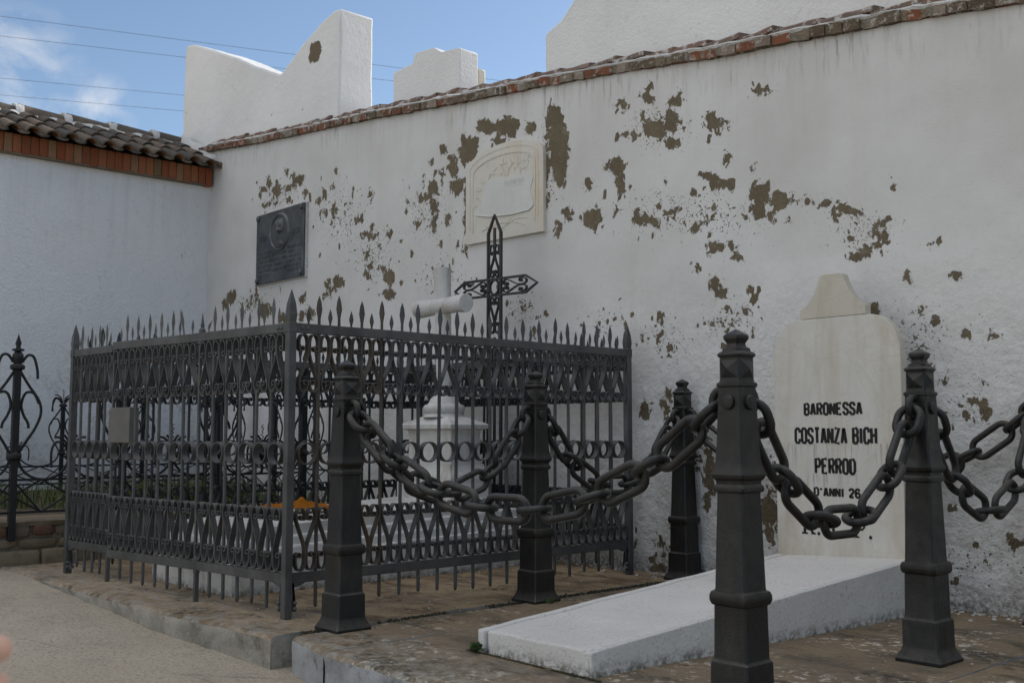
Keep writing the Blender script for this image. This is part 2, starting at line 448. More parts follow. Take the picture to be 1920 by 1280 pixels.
# ------------------------------------------------------------------ mesh helpers
class MB:
    def __init__(s):
        s.v, s.f, s.m = [], [], []
    def add(s, vs, fs, mi=0):
        o = len(s.v)
        s.v += [tuple(p) for p in vs]
        s.f += [tuple(i + o for i in f) for f in fs]
        s.m += [mi] * len(fs)
    def box(s, x0, x1, y0, y1, z0, z1, mi=0, mtx=None):
        vs = [(x, y, z) for z in (z0, z1) for (x, y) in ((x0, y0), (x1, y0), (x1, y1), (x0, y1))]
        if mtx:
            vs = [mtx @ Vector(p) for p in vs]
        s.add(vs, [(3, 2, 1, 0), (4, 5, 6, 7), (0, 1, 5, 4), (1, 2, 6, 5), (2, 3, 7, 6), (3, 0, 4, 7)], mi)
    def hexa(s, b4, t4, mi=0):
        s.add(list(b4) + list(t4), [(3, 2, 1, 0), (4, 5, 6, 7), (0, 1, 5, 4), (1, 2, 6, 5), (2, 3, 7, 6), (3, 0, 4, 7)], mi)
    def loft(s, rings, mi=0, cap=True, closed=True):
        n = len(rings[0])
        vs = [p for r in rings for p in r]
        fs = []
        for i in range(len(rings) - 1):
            for j in range(n if closed else n - 1):
                k = (j + 1) % n
                fs.append((i * n + j, i * n + k, (i + 1) * n + k, (i + 1) * n + j))
        if cap:
            fs.append(tuple(range(n - 1, -1, -1)))
            fs.append(tuple(range((len(rings) - 1) * n, len(rings) * n)))
        s.add(vs, fs, mi)
    def square(s, prof, cx=0, cy=0, rx=1.0, ry=1.0, mi=0):
        """square section lofted up a profile of (half width, z)"""
        s.loft([[(cx - h * rx, cy - h * ry, z), (cx + h * rx, cy - h * ry, z), (cx + h * rx, cy + h * ry, z), (cx - h * rx, cy + h * ry, z)] for h, z in prof], mi)
    def lathe(s, prof, n=20, cx=0, cy=0, mi=0):
        s.loft([[(cx + r * math.cos(2 * math.pi * j / n), cy + r * math.sin(2 * math.pi * j / n), z) for j in range(n)] for r, z in prof], mi)
    def tube(s, pts, r, n=8, closed=False, mi=0, flat=1.0, up=None):
        pts = [Vector(p) for p in pts]
        N = len(pts)
        rs = r if isinstance(r, (list, tuple)) else [r] * N
        rings = []
        u = None
        for i in range(N):
            a = pts[(i - 1) % N] if (closed or i > 0) else pts[i]
            c = pts[(i + 1) % N] if (closed or i < N - 1) else pts[i]
            t = (c - a).normalized()
            if u is None:
                u = Vector(up) if up else (Vector((0, 0, 1)) if abs(t.z) < .9 else Vector((1, 0, 0)))
            u = (u - t * u.dot(t))
            if u.length < 1e-6:
                u = t.orthogonal()
            u.normalize()
            w_ = t.cross(u)
            rings.append([pts[i] + u * (rs[i] * math.cos(2 * math.pi * j / n)) + w_ * (rs[i] * flat * math.sin(2 * math.pi * j / n)) for j in range(n)])
        if closed:
            rings.append(rings[0])
        s.loft(rings, mi, cap=not closed)
    def ribbon(s, pts, t, d, closed=False, mi=0, y0=0.0):
        """flat bar of thickness t bent along pts (u, z), lying d deep across the panel"""
        N = len(pts)
        rings = []
        for i in range(N):
            a = pts[(i - 1) % N] if (closed or i > 0) else pts[i]
            c = pts[(i + 1) % N] if (closed or i < N - 1) else pts[i]
            dx, dz = c[0] - a[0], c[1] - a[1]
            l = math.hypot(dx, dz) or 1
            nx, nz = -dz / l * t / 2, dx / l * t / 2
            x, z = pts[i]
            rings.append([(x + nx, y0 - d / 2, z + nz), (x + nx, y0 + d / 2, z + nz), (x - nx, y0 + d / 2, z - nz), (x - nx, y0 - d / 2, z - nz)])
        if closed:
            rings.append(rings[0])
        s.loft(rings, mi, cap=not closed)
    def prism(s, outline, y0, y1, mi=0, axis='y'):
        n = len(outline)
        if axis == 'y':
            a = [(x, y0, z) for x, z in outline]
            b = [(x, y1, z) for x, z in outline]
        else:
            a = [(x, y, y0) for x, y in outline]
            b = [(x, y, y1) for x, y in outline]
        s.add(a + b, [tuple(range(n)), tuple(range(2 * n - 1, n - 1, -1))] + [(j, j + n, (j + 1) % n + n, (j + 1) % n) for j in range(n)], mi)
    def jitter(s, amp, sc=8.0, start=0):
        for i in range(start, len(s.v)):
            p = Vector(s.v[i])
            o = mnoise.noise_vector(p * sc)
            s.v[i] = tuple(p + o * amp)
    def mesh(s, name, mats, smooth=None, fix=True):
        me = bpy.data.meshes.new(name)
        me.from_pydata(s.v, [], s.f)
        for k in (mats if isinstance(mats, (list, tuple)) else [mats]):
            me.materials.append(M[k])
        me.polygons.foreach_set('material_index', s.m)
        if fix:
            bm = bmesh.new()
            bm.from_mesh(me)
            bmesh.ops.recalc_face_normals(bm, faces=bm.faces)
            bm.to_mesh(me)
            bm.free()
        if smooth is not None:
            me.shade_smooth()
            me.set_sharp_from_angle(angle=R(smooth))
        me.update()
        return me
    def build(s, name, mats, parent=None, smooth=None, bevel=0.0, loc=None, rotz=0.0, fix=True):
        o = bpy.data.objects.new(name, s.mesh(name, mats, smooth, fix))
        COL.objects.link(o)
        if parent:
            o.parent = parent
        if loc:
            o.location = loc
        o.rotation_euler.z = rotz
        if bevel:
            bv = o.modifiers.new('bevel', 'BEVEL')
            bv.width = bevel
            bv.segments = 2
            bv.limit_method = 'ANGLE'
            bv.angle_limit = R(35)
        return o
def place(name, me, parent, loc, rotz=0.0, sx=1.0):
    o = bpy.data.objects.new(name, me)
    COL.objects.link(o)
    o.parent = parent
    o.location = loc
    o.rotation_euler.z = rotz
    o.scale = (sx, 1, 1)
    return o
def tag(o, label, cat, group=None):
    o['label'] = label
    o['category'] = cat
    if group:
        o['group'] = group
    return o
def thing(name, label, cat, loc=(0, 0, 0), rotz=0.0, group=None):
    o = bpy.data.objects.new(name, None)
    o.empty_display_size = .1
    COL.objects.link(o)
    o.location = loc
    o.rotation_euler.z = rotz
    return tag(o, label, cat, group)
def struct(o, kind='structure'):
    o['kind'] = kind
    return o
def copy_tree(src, loc, rotz, label, group=None):
    c = src.copy()
    COL.objects.link(c)
    c.location = loc
    c.rotation_euler.z = rotz
    c['label'] = label
    if group:
        c['group'] = group
    for ch in list(src.children):
        d = ch.copy()
        COL.objects.link(d)
        d.parent = c
        for g in list(ch.children):
            e = g.copy()
            COL.objects.link(e)
            e.parent = d
    return c
def arc(cx, cz, rx, rz, a0, a1, n=10):
    return [(cx + rx * math.cos(R(a0 + (a1 - a0) * i / n)), cz + rz * math.sin(R(a0 + (a1 - a0) * i / n))) for i in range(n + 1)]
def spiral(cx, cz, r0, r1, a0, a1, n=14, sx=1.0):
    return [(cx + sx * (r0 + (r1 - r0) * i / n) * math.cos(R(a0 + (a1 - a0) * i / n)), cz + (r0 + (r1 - r0) * i / n) * math.sin(R(a0 + (a1 - a0) * i / n))) for i in range(n + 1)]
def smooth_path(pts, n=6):
    """Catmull-Rom through pts"""
    out = []
    P = [pts[0]] + list(pts) + [pts[-1]]
    for i in range(1, len(P) - 2):
        for k in range(n):
            t = k / n
            out.append(tuple(.5 * (2 * P[i][c] + (P[i + 1][c] - P[i - 1][c]) * t + (2 * P[i - 1][c] - 5 * P[i][c] + 4 * P[i + 1][c] - P[i + 2][c]) * t * t + (3 * P[i][c] - P[i - 1][c] - 3 * P[i + 1][c] + P[i + 2][c]) * t ** 3) for c in range(len(pts[0]))))
    out.append(tuple(pts[-1]))
    return out


# ================================================================== ground and platforms
def gz(x):
    if x < -7.1: return -.012
    if x < -1.6: return -.012 - (x + 7.1) * (.140 / 3.0) if x < -4.1 else -.152 - (x + 4.1) * .02
    return -.202
def axis(pieces):
    out = []
    for a, b, n in pieces:
        out += list(np.linspace(a, b, n, endpoint=False))
    out.append(pieces[-1][1])
    return out
def grid_mesh(xs, ys, zf):
    mb = MB()
    nx, ny = len(xs), len(ys)
    mb.v = [(x, y, zf(x, y)) for y in ys for x in xs]
    mb.f = [(j * nx + i, j * nx + i + 1, (j + 1) * nx + i + 1, (j + 1) * nx + i) for j in range(ny - 1) for i in range(nx - 1)]
    mb.m = [0] * len(mb.f)
    return mb
g = grid_mesh(axis([(-400, -40, 6), (-40, -9, 12), (-9, -1, 60), (-1, 20, 20), (20, 400, 6)]),
              axis([(-400, -20, 6), (-20, 0, 20), (0, 3.2, 30), (3.2, 8, 10), (8, 400, 8)]),
              lambda x, y: gz(x) + .010 * mnoise.noise((x * 1.1, y * 1.1, 0)) * (1 if abs(x) < 12 else 0))
struct(g.build('ground', 'ground', smooth=60))

def platform(name, x0, x1, fy, mat, nx, side=True, seed=0.0):
    """cement slab with a ragged worn front edge at y = fy(x), running back to the wall"""
    xs = list(np.linspace(x0, x1, nx))
    def edge(x, z):
        n = mnoise.noise((x * 5 + seed, z * 6, 3.1)) * .014 + mnoise.noise((x * 17 + seed, z * 14, 7.7)) * .007
        return fy(x) + n
    rows = []
    rows.append([(x, edge(x, -.4), -.42) for x in xs])
    for z in (-.16, -.12, -.08, -.045):
        rows.append([(x, edge(x, z), z) for x in xs])
    rows.append([(x, edge(x, 0) + .004, -.016 + .004 * mnoise.noise((x * 11 + seed, 1, 1))) for x in xs])
    rows.append([(x, edge(x, 0) + .020, -.003 + .004 * mnoise.noise((x * 11 + seed, 1, 1))) for x in xs])
    n = 26
    for k in range(1, n + 1):
        t = (k / n) ** 1.3
        rows.append([(x, (fy(x) + .03) * (1 - t) + 5.36 * t, .004 * mnoise.noise((x * 3 + seed, t * 9, 2)) + .002 * mnoise.noise((x * 12, t * 30, 2))) for x in xs])
    mb = MB()
    nr, nc = len(rows), len(xs)
    mb.v = [p for r in rows for p in r]
    mb.f = [(j * nc + i, j * nc + i + 1, (j + 1) * nc + i + 1, (j + 1) * nc + i) for j in range(nr - 1) for i in range(nc - 1)]
    mb.m = [0] * len(mb.f)
    for i, s in ((0, 1), (nc - 1, -1)):            # end faces
        for j in range(5, nr - 1):
            a, b = rows[j][i], rows[j + 1][i]
            mb.add([a, b, (b[0], b[1], -.42), (a[0], a[1], -.42)], [(0, 1, 2, 3)])
        lo = rows[0:6]
        mb.add([r[i] for r in lo] + [(rows[5][i][0], rows[5][i][1], -.42)], [tuple(range(7))])
    return struct(mb.build(name, mat, smooth=50))
def fy1(x):
    return float(np.interp(x, [-9, -7.05, -5.32, -4.28], [2.283, 2.285, 2.31, 2.409]))
def fy2(x):
    return float(np.interp(x, [-4.19, -3.81, -1.88], [2.468, 2.385, 2.36]))
platform('pavement', -7.72, -4.275, fy1, 'platform_tan', 150)
platform('plinth', -4.195, -3.815, fy2, 'platform_lichen', 26, seed=4.0)
platform('plinth', -3.806, -1.885, fy2, 'platform_lichen', 90, seed=9.0)
jb = MB()
jb.box(-4.29, -4.18, 2.56, 5.36, -.4, -.013)
jb.box(-3.83, -3.79, 2.43, 5.36, -.4, -.009)
jb.jitter(.004, 9)
struct(jb.build('soil', 'soil'))
struct(platform('pavement', -1.872, 2.5, lambda x: 2.36, 'platform_lichen', 60, seed=21.0))
# bed of the planted plot on the left
b = grid_mesh(axis([(-10.98, -7.9, 24)]), axis([(.9, 5.34, 30)]), lambda x, y: .292 + .02 * mnoise.noise((x * 3, y * 3, 0)) + (.05 if x < -10.3 else 0))
struct(b.build('soil', 'soil', smooth=60))

# ================================================================== the flaking wall
TOP = [(-12.2, 4.13), (-10.97, 4.05), (-10.10, 3.939), (-9.12, 3.834), (-7.82, 3.706), (-6.67, 3.573), (-5.60, 3.454), (-4.655, 3.336), (-3.99, 3.246), (-3.41, 3.187), (-2.75, 3.107), (-2.13, 3.018), (2.5, 2.39)]
def ztop(x):
    return float(np.interp(x, [p[0] for p in TOP], [p[1] for p in TOP]))
PEEL = "-6.491,3.141,0.113,-0.023,-0.001,0.105;-6.274,3.303,0.103,-0.023,-0.000,0.052;-5.990,3.241,0.104,-0.023,-0.000,0.075;-6.127,3.254,0.075,-0.016,-0.000,0.042;-6.114,3.141,0.069,-0.014,-0.000,0.034;-5.749,3.176,0.053,-0.011,0.000,0.053;-5.490,3.199,0.078,-0.018,0.000,0.088;-5.457,3.044,0.115,-0.024,0.001,0.119;-5.430,2.900,0.093,-0.018,0.001,0.127;-5.420,2.748,0.066,-0.012,0.000,0.087;-6.668,3.061,0.062,-0.012,-0.001,0.089;-6.619,2.884,0.102,-0.018,-0.001,0.070;-6.495,2.681,0.033,-0.005,-0.001,0.200;-6.929,2.921,0.079,-0.014,-0.001,0.063;-7.052,2.856,0.088,-0.015,-0.000,0.041;-6.920,2.748,0.036,-0.006,-0.001,0.090;-6.918,2.618,0.036,-0.005,-0.001,0.063;-7.139,2.646,0.052,-0.008,-0.000,0.032;-6.734,2.626,0.035,-0.005,-0.000,0.049;-6.803,3.225,0.035,-0.007,-0.000,0.031;-6.960,3.139,0.036,-0.007,-0.000,0.036;-6.901,3.037,0.029,-0.005,-0.000,0.023;-6.801,3.023,0.035,-0.007,-0.000,0.027;-6.807,2.958,0.021,-0.004,-0.000,0.027;-6.514,2.364,0.033,-0.004,-0.000,0.039;-5.340,2.461,0.048,-0.008,0.000,0.039;-5.461,2.355,0.039,-0.006,0.000,0.059;-5.559,2.774,0.014,-0.003,0.000,0.096;-7.262,2.858,0.031,-0.005,-0.000,0.023;-6.412,3.224,0.066,-0.014,-0.000,0.035;-6.532,3.250,0.034,-0.007,-0.000,0.035;-3.694,2.963,0.061,-0.015,0.001,0.040;-4.572,3.193,0.033,-0.008,0.000,0.026;-4.583,3.119,0.046,-0.011,0.000,0.029;-4.789,3.116,0.039,-0.009,0.000,0.034;-4.868,3.111,0.015,-0.003,0.000,0.011;-4.360,3.055,0.044,-0.011,0.001,0.036;-4.310,3.082,0.013,-0.003,0.000,0.021;-4.389,2.929,0.062,-0.014,0.001,0.061;-4.563,2.917,0.115,-0.025,0.001,0.058;-4.733,2.903,0.076,-0.016,0.000,0.029;-4.522,2.865,0.064,-0.014,0.001,0.043;-4.409,2.784,0.036,-0.007,0.001,0.032;-4.073,2.876,0.041,-0.009,0.001,0.048;-4.012,2.821,0.073,-0.016,0.001,0.031;-4.076,2.770,0.017,-0.004,0.001,0.031;-3.963,2.604,0.032,-0.006,0.001,0.047;-4.867,2.711,0.073,-0.014,0.001,0.052;-4.967,2.741,0.035,-0.007,0.000,0.019;-4.844,2.576,0.044,-0.008,0.001,0.078;-5.147,2.633,0.036,-0.006,0.000,0.038;-3.959,2.420,0.048,-0.008,0.001,0.037;-4.049,2.446,0.021,-0.004,0.001,0.034;-3.778,2.514,0.023,-0.004,0.000,0.020;-4.114,2.520,0.033,-0.006,0.000,0.017;-3.717,2.332,0.064,-0.011,0.001,0.055;-3.727,2.242,0.038,-0.006,0.001,0.046;-3.568,2.255,0.077,-0.013,0.002,0.061;-3.622,2.193,0.022,-0.003,0.001,0.039;-3.527,2.166,0.022,-0.003,0.001,0.029;-5.113,2.392,0.082,-0.012,0.001,0.080;-5.212,2.395,0.021,-0.003,0.000,0.023;-4.881,2.397,0.020,-0.003,0.000,0.022;-4.684,2.319,0.056,-0.009,0.001,0.043;-4.572,2.284,0.064,-0.010,0.001,0.039;-4.408,2.323,0.035,-0.006,0.000,0.025;-4.227,2.419,0.017,-0.003,0.000,0.017;-4.502,2.384,0.014,-0.002,0.000,0.014;-4.319,2.337,0.022,-0.003,0.000,0.010;-4.201,2.191,0.030,-0.004,0.001,0.038;-4.057,2.045,0.053,-0.007,0.001,0.044;-3.919,2.033,0.032,-0.004,0.001,0.046;-3.913,1.956,0.036,-0.004,0.000,0.017;-4.054,1.816,0.041,-0.004,0.001,0.043;-4.014,1.755,0.036,-0.004,0.001,0.027;-4.197,1.930,0.021,-0.002,0.000,0.017;-3.771,1.686,0.019,-0.002,0.000,0.016;-3.818,1.632,0.015,-0.001,0.000,0.016;-4.500,1.649,0.013,-0.001,0.000,0.017;-4.488,1.537,0.018,-0.001,0.000,0.014;-3.385,2.225,0.042,-0.007,0.001,0.019;-3.281,2.202,0.031,-0.005,0.001,0.018;-3.180,2.155,0.023,-0.004,0.001,0.027;-3.211,2.117,0.024,-0.004,0.001,0.024;-3.121,2.124,0.043,-0.007,0.001,0.021;-2.933,2.027,0.034,-0.005,0.001,0.018;-2.913,1.962,0.025,-0.003,0.001,0.035;-2.959,1.918,0.028,-0.004,0.001,0.024;-2.973,1.973,0.019,-0.003,0.001,0.018;-3.027,1.885,0.022,-0.003,0.001,0.027;-3.099,1.871,0.016,-0.002,0.000,0.012;-3.125,1.979,0.013,-0.002,0.000,0.015;-2.635,1.883,0.017,-0.002,0.001,0.014;-2.861,2.212,0.012,-0.002,0.000,0.015;-2.986,1.559,0.025,-0.002,0.001,0.026;-2.724,1.522,0.018,-0.002,0.001,0.023;-2.325,1.370,0.024,-0.002,0.001,0.013;-2.489,1.395,0.014,-0.001,0.000,0.011;-2.519,1.698,0.014,-0.002,0.000,0.011;-2.788,1.742,0.009,-0.001,0.001,0.017;-2.612,1.171,0.014,-0.001,0.001,0.022;-2.405,1.011,0.021,-0.000,0.001,0.032;-2.469,1.049,0.022,-0.001,0.000,0.011;-2.297,0.358,0.021,0.002,0.001,0.023;-2.583,0.501,0.019,0.001,0.000,0.011;-9.520,3.350,0.075,-0.013,-0.003,0.089;-9.698,3.459,0.044,-0.008,-0.002,0.062;-9.773,3.405,0.056,-0.010,-0.001,0.028;-9.329,3.339,0.063,-0.011,-0.001,0.038;-9.196,3.402,0.041,-0.007,-0.002,0.065;-9.125,3.400,0.071,-0.013,-0.001,0.027;-9.053,3.381,0.040,-0.007,-0.002,0.048;-9.860,3.352,0.023,-0.004,-0.002,0.051;-9.334,3.497,0.032,-0.006,-0.001,0.033;-8.988,3.226,0.040,-0.007,-0.002,0.048;-9.547,3.222,0.065,-0.011,-0.001,0.022;-9.744,3.238,0.055,-0.009,-0.001,0.022;-9.293,3.208,0.042,-0.007,-0.001,0.022;-8.409,3.326,0.037,-0.007,-0.001,0.041;-8.461,3.193,0.055,-0.010,-0.001,0.026;-8.618,3.153,0.038,-0.006,-0.001,0.052;-8.731,3.105,0.038,-0.006,-0.001,0.026;-8.436,2.970,0.037,-0.006,-0.001,0.051;-8.594,2.980,0.038,-0.006,-0.001,0.031;-7.841,3.026,0.034,-0.006,-0.001,0.034;-8.050,2.820,0.035,-0.005,-0.001,0.025;-7.867,2.662,0.059,-0.008,-0.000,0.024;-8.003,2.672,0.034,-0.005,-0.000,0.020;-7.827,2.734,0.025,-0.004,-0.000,0.019;-7.555,2.618,0.032,-0.004,-0.000,0.024;-7.897,2.488,0.025,-0.003,-0.001,0.039;-7.894,2.309,0.042,-0.005,-0.001,0.034;-7.845,2.380,0.033,-0.004,-0.000,0.019;-7.541,2.246,0.079,-0.009,-0.001,0.080;-7.546,2.097,0.079,-0.008,-0.001,0.037;-7.663,2.335,0.040,-0.005,-0.000,0.019;-8.364,2.287,0.081,-0.009,-0.001,0.055;-8.453,2.236,0.064,-0.007,-0.001,0.030;-8.528,2.290,0.046,-0.005,-0.001,0.025;-10.386,2.388,0.036,-0.004,-0.002,0.052;-9.918,2.325,0.034,-0.003,-0.002,0.045;-8.572,2.188,0.056,-0.005,-0.001,0.025;-8.975,2.212,0.040,-0.004,-0.001,0.021;-10.456,2.344,0.097,-0.009,-0.003,0.069;-10.587,2.281,0.074,-0.007,-0.002,0.047;-9.907,2.324,0.034,-0.003,-0.002,0.056;-9.721,2.136,0.120,-0.010,-0.003,0.071;-10.039,2.231,0.069,-0.006,-0.001,0.028;-8.999,2.027,0.049,-0.004,-0.002,0.052;-8.853,2.046,0.077,-0.007,-0.002,0.052;-9.386,2.032,0.063,-0.005,-0.002,0.043;-8.994,2.188,0.049,-0.005,-0.001,0.037;-4.641,1.037,0.041,-0.001,0.001,0.052;-4.468,1.079,0.031,-0.001,0.001,0.069;-4.125,0.699,0.041,0.001,0.003,0.148;-4.150,0.469,0.025,0.001,0.001,0.049;-3.692,0.413,0.048,0.003,0.003,0.112;-4.556,0.036,0.049,0.004,0.000,0.020;-3.669,0.307,0.022,0.001,0.002,0.062"
SPECK = "-9.518,3.306,0.619,-0.105,-0.008,0.222;-8.326,2.927,0.605,-0.094,-0.012,0.456;-7.022,2.769,0.425,-0.068,-0.005,0.410;-6.800,2.159,0.472,-0.052,-0.002,0.265;-4.475,2.898,0.434,-0.094,0.003,0.216;-4.220,2.287,0.851,-0.133,0.005,0.242;-3.036,2.012,0.309,-0.045,0.007,0.209;-2.807,1.375,0.426,-0.028,0.009,0.257;-2.475,1.028,0.187,-0.004,0.007,0.189;-7.797,2.460,0.556,-0.070,-0.007,0.337;-4.453,1.482,0.301,-0.020,0.003,0.208;-3.945,1.580,0.307,-0.025,0.005,0.230;-2.477,0.256,0.310,0.027,0.006,0.159;-4.474,0.185,0.257,0.019,0.003,0.202;-5.834,1.812,0.342,-0.030,0.000,0.241;-5.018,1.666,0.292,-0.023,0.001,0.148;-9.914,2.225,0.851,-0.078,-0.010,0.223;-4.249,0.763,0.166,0.002,0.007,0.401;-5.542,2.890,0.221,-0.043,0.002,0.441;-3.662,0.616,0.145,0.005,0.009,0.374"
def ells(s):
    return [tuple(float(v) for v in e.split(',')) for e in s.split(';')]
def build_wall():
    xs = [-12.2]
    while xs[-1] < -1.2:
        x = xs[-1]
        xs.append(x + float(np.interp(x, [-11.5, -8, -4, -2], [.024, .018, .0115, .010])))
    while xs[-1] < 2.5:
        xs.append(xs[-1] + .06)
    xs = np.array(xs)
    nz = 330
    ts = np.linspace(0, 1, nz)
    zt = np.array([ztop(x) for x in xs])
    X = np.repeat(xs[None, :], nz, 0)
    Z = -.30 + ts[:, None] * (zt[None, :] + .30)
    wear = np.full(X.shape, -.09)
    for cx, cz, ax, az, bx, bz in ells(PEEL):
        det = ax * bz - az * bx
        dx, dz = X - cx, Z - cz
        u = (dx * bz - dz * bx) / det
        v = (-dx * az + dz * ax) / det
        d = (1.0 - np.sqrt(u * u + v * v)) * min(math.hypot(ax, az), math.hypot(bx, bz)) * 1.05
        k = .016
        hh = np.clip(.5 + .5 * (d - wear) / k, 0, 1)
        wear = np.maximum(wear, d) if False else wear + (d - wear) * hh + k * hh * (1 - hh)
    rr = random.Random(19)
    for cx, cz, ax, az, bx, bz in ells(SPECK):
        area = abs(ax * bz - az * bx)
        for _ in range(int(13 + area * 22)):
            a, r = rr.uniform(0, 2 * math.pi), rr.uniform(0, 1.15) ** .7
            px, pz = cx + r * (ax * math.cos(a) + bx * math.sin(a)), cz + r * (az * math.cos(a) + bz * math.sin(a))
            s_ = .0045 + .011 * rr.random() ** 3
            ex, ez = s_ * rr.uniform(.7, 1.3), s_ * rr.uniform(.8, 1.9)
            i0, i1 = np.searchsorted(xs, px - ex * 3), np.searchsorted(xs, px + ex * 3)
            if i1 - i0 < 2 or px > 0 or (px > -3.4 and rr.random() < .5):
                continue
            zc_ = Z[:, (i0 + i1) // 2]
            j0, j1 = np.searchsorted(zc_, pz - ez * 3), np.searchsorted(zc_, pz + ez * 3)
            if j1 - j0 < 2:
                continue
            d = (1.0 - np.sqrt(((X[j0:j1, i0:i1] - px) / ex) ** 2 + ((Z[j0:j1, i0:i1] - pz) / ez) ** 2)) * ex * 1.6 + .006
            wear[j0:j1, i0:i1] = np.maximum(wear[j0:j1, i0:i1], np.where(d > -.03, d, -.09))
    wear = np.clip(wear, -.09, .2)
    speck = np.zeros(X.shape)
    for cx, cz, ax, az, bx, bz in ells(SPECK):
        det = ax * bz - az * bx
        dx, dz = X - cx, Z - cz
        u = (dx * bz - dz * bx) / det
        v = (-dx * az + dz * ax) / det
        speck = np.maximum(speck, np.clip(1.25 - np.sqrt(u * u + v * v), 0, 1))
    near = np.clip((wear + .09) / .09, 0, 1)
    speck = np.maximum(speck, near * .55)
    Y = np.full(X.shape, 5.34)
    low = np.clip((2.3 - Z) / 2.0, 0, 1) * np.interp(X, [-9, -4], [.2, 1.0])
    cache = {}
    for j in range(0, nz, 3):
        for i in range(0, len(xs), 3):
            x, z = xs[i], Z[j, i]
            cache[(j, i)] = .016 * mnoise.noise((x * .9, z * .9, 0)) + (.003 + .010 * low[j, i]) * mnoise.noise((x * 5, z * 5, 4)) + .006 * low[j, i] * mnoise.noise((x * 13, z * 13, 8))
    gj, gi = np.arange(0, nz, 3), np.arange(0, len(xs), 3)
    G = np.array([[cache[(j, i)] for i in gi] for j in gj])
    tmp = np.array([np.interp(np.arange(len(xs)), gi, r) for r in G])
    full = np.array([np.interp(np.arange(nz), gj, tmp[:, i]) for i in range(len(xs))]).T
    Y = Y + full
    nx = len(xs)
    co = np.stack([X, Y, Z], -1).reshape(-1, 3)
    me = bpy.data.meshes.new('wall')
    idx = np.arange(nz * nx).reshape(nz, nx)
    q = np.stack([idx[:-1, :-1], idx[:-1, 1:], idx[1:, 1:], idx[1:, :-1]], -1).reshape(-1, 4)
    me.vertices.add(len(co))
    me.vertices.foreach_set('co', co.ravel())
    me.loops.add(q.size)
    me.loops.foreach_set('vertex_index', q.ravel().astype(np.int32))
    me.polygons.add(len(q))
    me.polygons.foreach_set('loop_start', np.arange(0, q.size, 4, dtype=np.int32))
    me.update(calc_edges=True)
    for nme, a in (('wear', wear), ('speck', speck), ('top', zt[None, :] - Z)):
        at = me.attributes.new(nme, 'FLOAT', 'POINT')
        at.data.foreach_set('value', a.ravel().astype(np.float32))
    me.materials.append(M['wall'])
    me.shade_smooth()
    return me
wall_t = thing('cemetery_wall', 'long white cemetery wall with flaking paint and a brick coping', 'wall', (0, 0, 0))
wo_ = bpy.data.objects.new('wall_face', build_wall())
COL.objects.link(wo_)
wo_.parent = wall_t
bk = MB()
bx_ = [-12.2, -10.97, -9.12, -7.82, -5.6, -3.99, -2.13, 2.5]
bk.prism([(x, ztop(x)) for x in bx_] + [(2.5, -.3), (-12.2, -.3)], 5.44, 6.2)
bk.build('wall_core', 'parapet', wall_t)
# brick course: headers laid along the falling top, proud of the wall
cb = MB()
x = -11.5
while x < 2.3:
    wd = random.uniform(.105, .145)
    a, c = x + .004, x + wd - .006
    z0, z1 = ztop(a) - random.uniform(0, .008), ztop(c) - random.uniform(0, .008)
    h = random.uniform(.058, .074)
    yo = 5.30 + random.uniform(-.010, .012)
    st = len(cb.v)
    nsub = 3
    rings = []
    for k in range(nsub + 1):
        t = k / nsub
        xx = a + (c - a) * t
        zz = z0 + (z1 - z0) * t
        e = .003 if k in (0, nsub) else 0
        rings.append([(xx, yo + e, zz + e), (xx, 5.75, zz + e), (xx, 5.75, zz + h - e), (xx, yo + .02 + e, zz + h - e), (xx, yo + e, zz + h - .008 - e)])
    cb.loft(rings)
    cb.jitter(.0045, 22, st)
    x += wd
cb.build('brick_coping', 'coping', wall_t, smooth=40)
cm = MB()
xs = axis([(-11.5, 2.3, 260)])
rows = [(5.330, .058, .0), (5.314, .05, .003), (5.306, .066, .010), (5.345, .088, .012), (5.56, .118, .02), (5.70, .14, .02)]
pr = []
for yy, dz, am in rows:
    pr.append([(x, yy + am * 2.0 * mnoise.noise((x * 9, yy * 5, 1)), ztop(x) + dz + am * mnoise.noise((x * 12, yy * 9, 5))) for x in xs])
cm.v = [p for r in pr for p in r]
nc = len(xs)
cm.f = [(j * nc + i, j * nc + i + 1, (j + 1) * nc + i + 1, (j + 1) * nc + i) for j in range(len(rows) - 1) for i in range(nc - 1)]
cm.m = [0] * len(cm.f)
cm.build('mortar_bed', 'lime', wall_t, smooth=50)
cg = MB()
cg.v = [(x, 5.312 + dy, ztop(x) + dz) for dz, dy in ((.002, 0), (.060, 0)) for x in xs]
cg.f = [(i, i + 1, nc + i + 1, nc + i) for i in range(nc - 1)]
cg.m = [0] * (nc - 1)
cg.build('joint_mortar', 'mortar', wall_t)
ct = MB()
x = -11.2
while x < 2.2:
    L = random.uniform(.24, .34)
    z0, z1 = ztop(x) + .088 + random.uniform(0, .014), ztop(x + L) + .098 + random.uniform(0, .02)
    st = len(ct.v)
    rr = []
    for k in range(5):
        t = k / 4
        xx = x + (L + .02) * t
        zz = z0 + (z1 - z0) * t + .012 * t
        yf = 5.40 + random.uniform(-.006, .006)
        rr.append([(xx, yf, zz - .006), (xx, 5.72, zz + .055), (xx, 5.72, zz + .078), (xx, yf + .012, zz + .030), (xx, yf, zz + .018)])
    ct.loft(rr)
    ct.jitter(.006, 20, st)
    x += L
ct.build('coping_tile', 'coping_tile', wall_t, smooth=40)

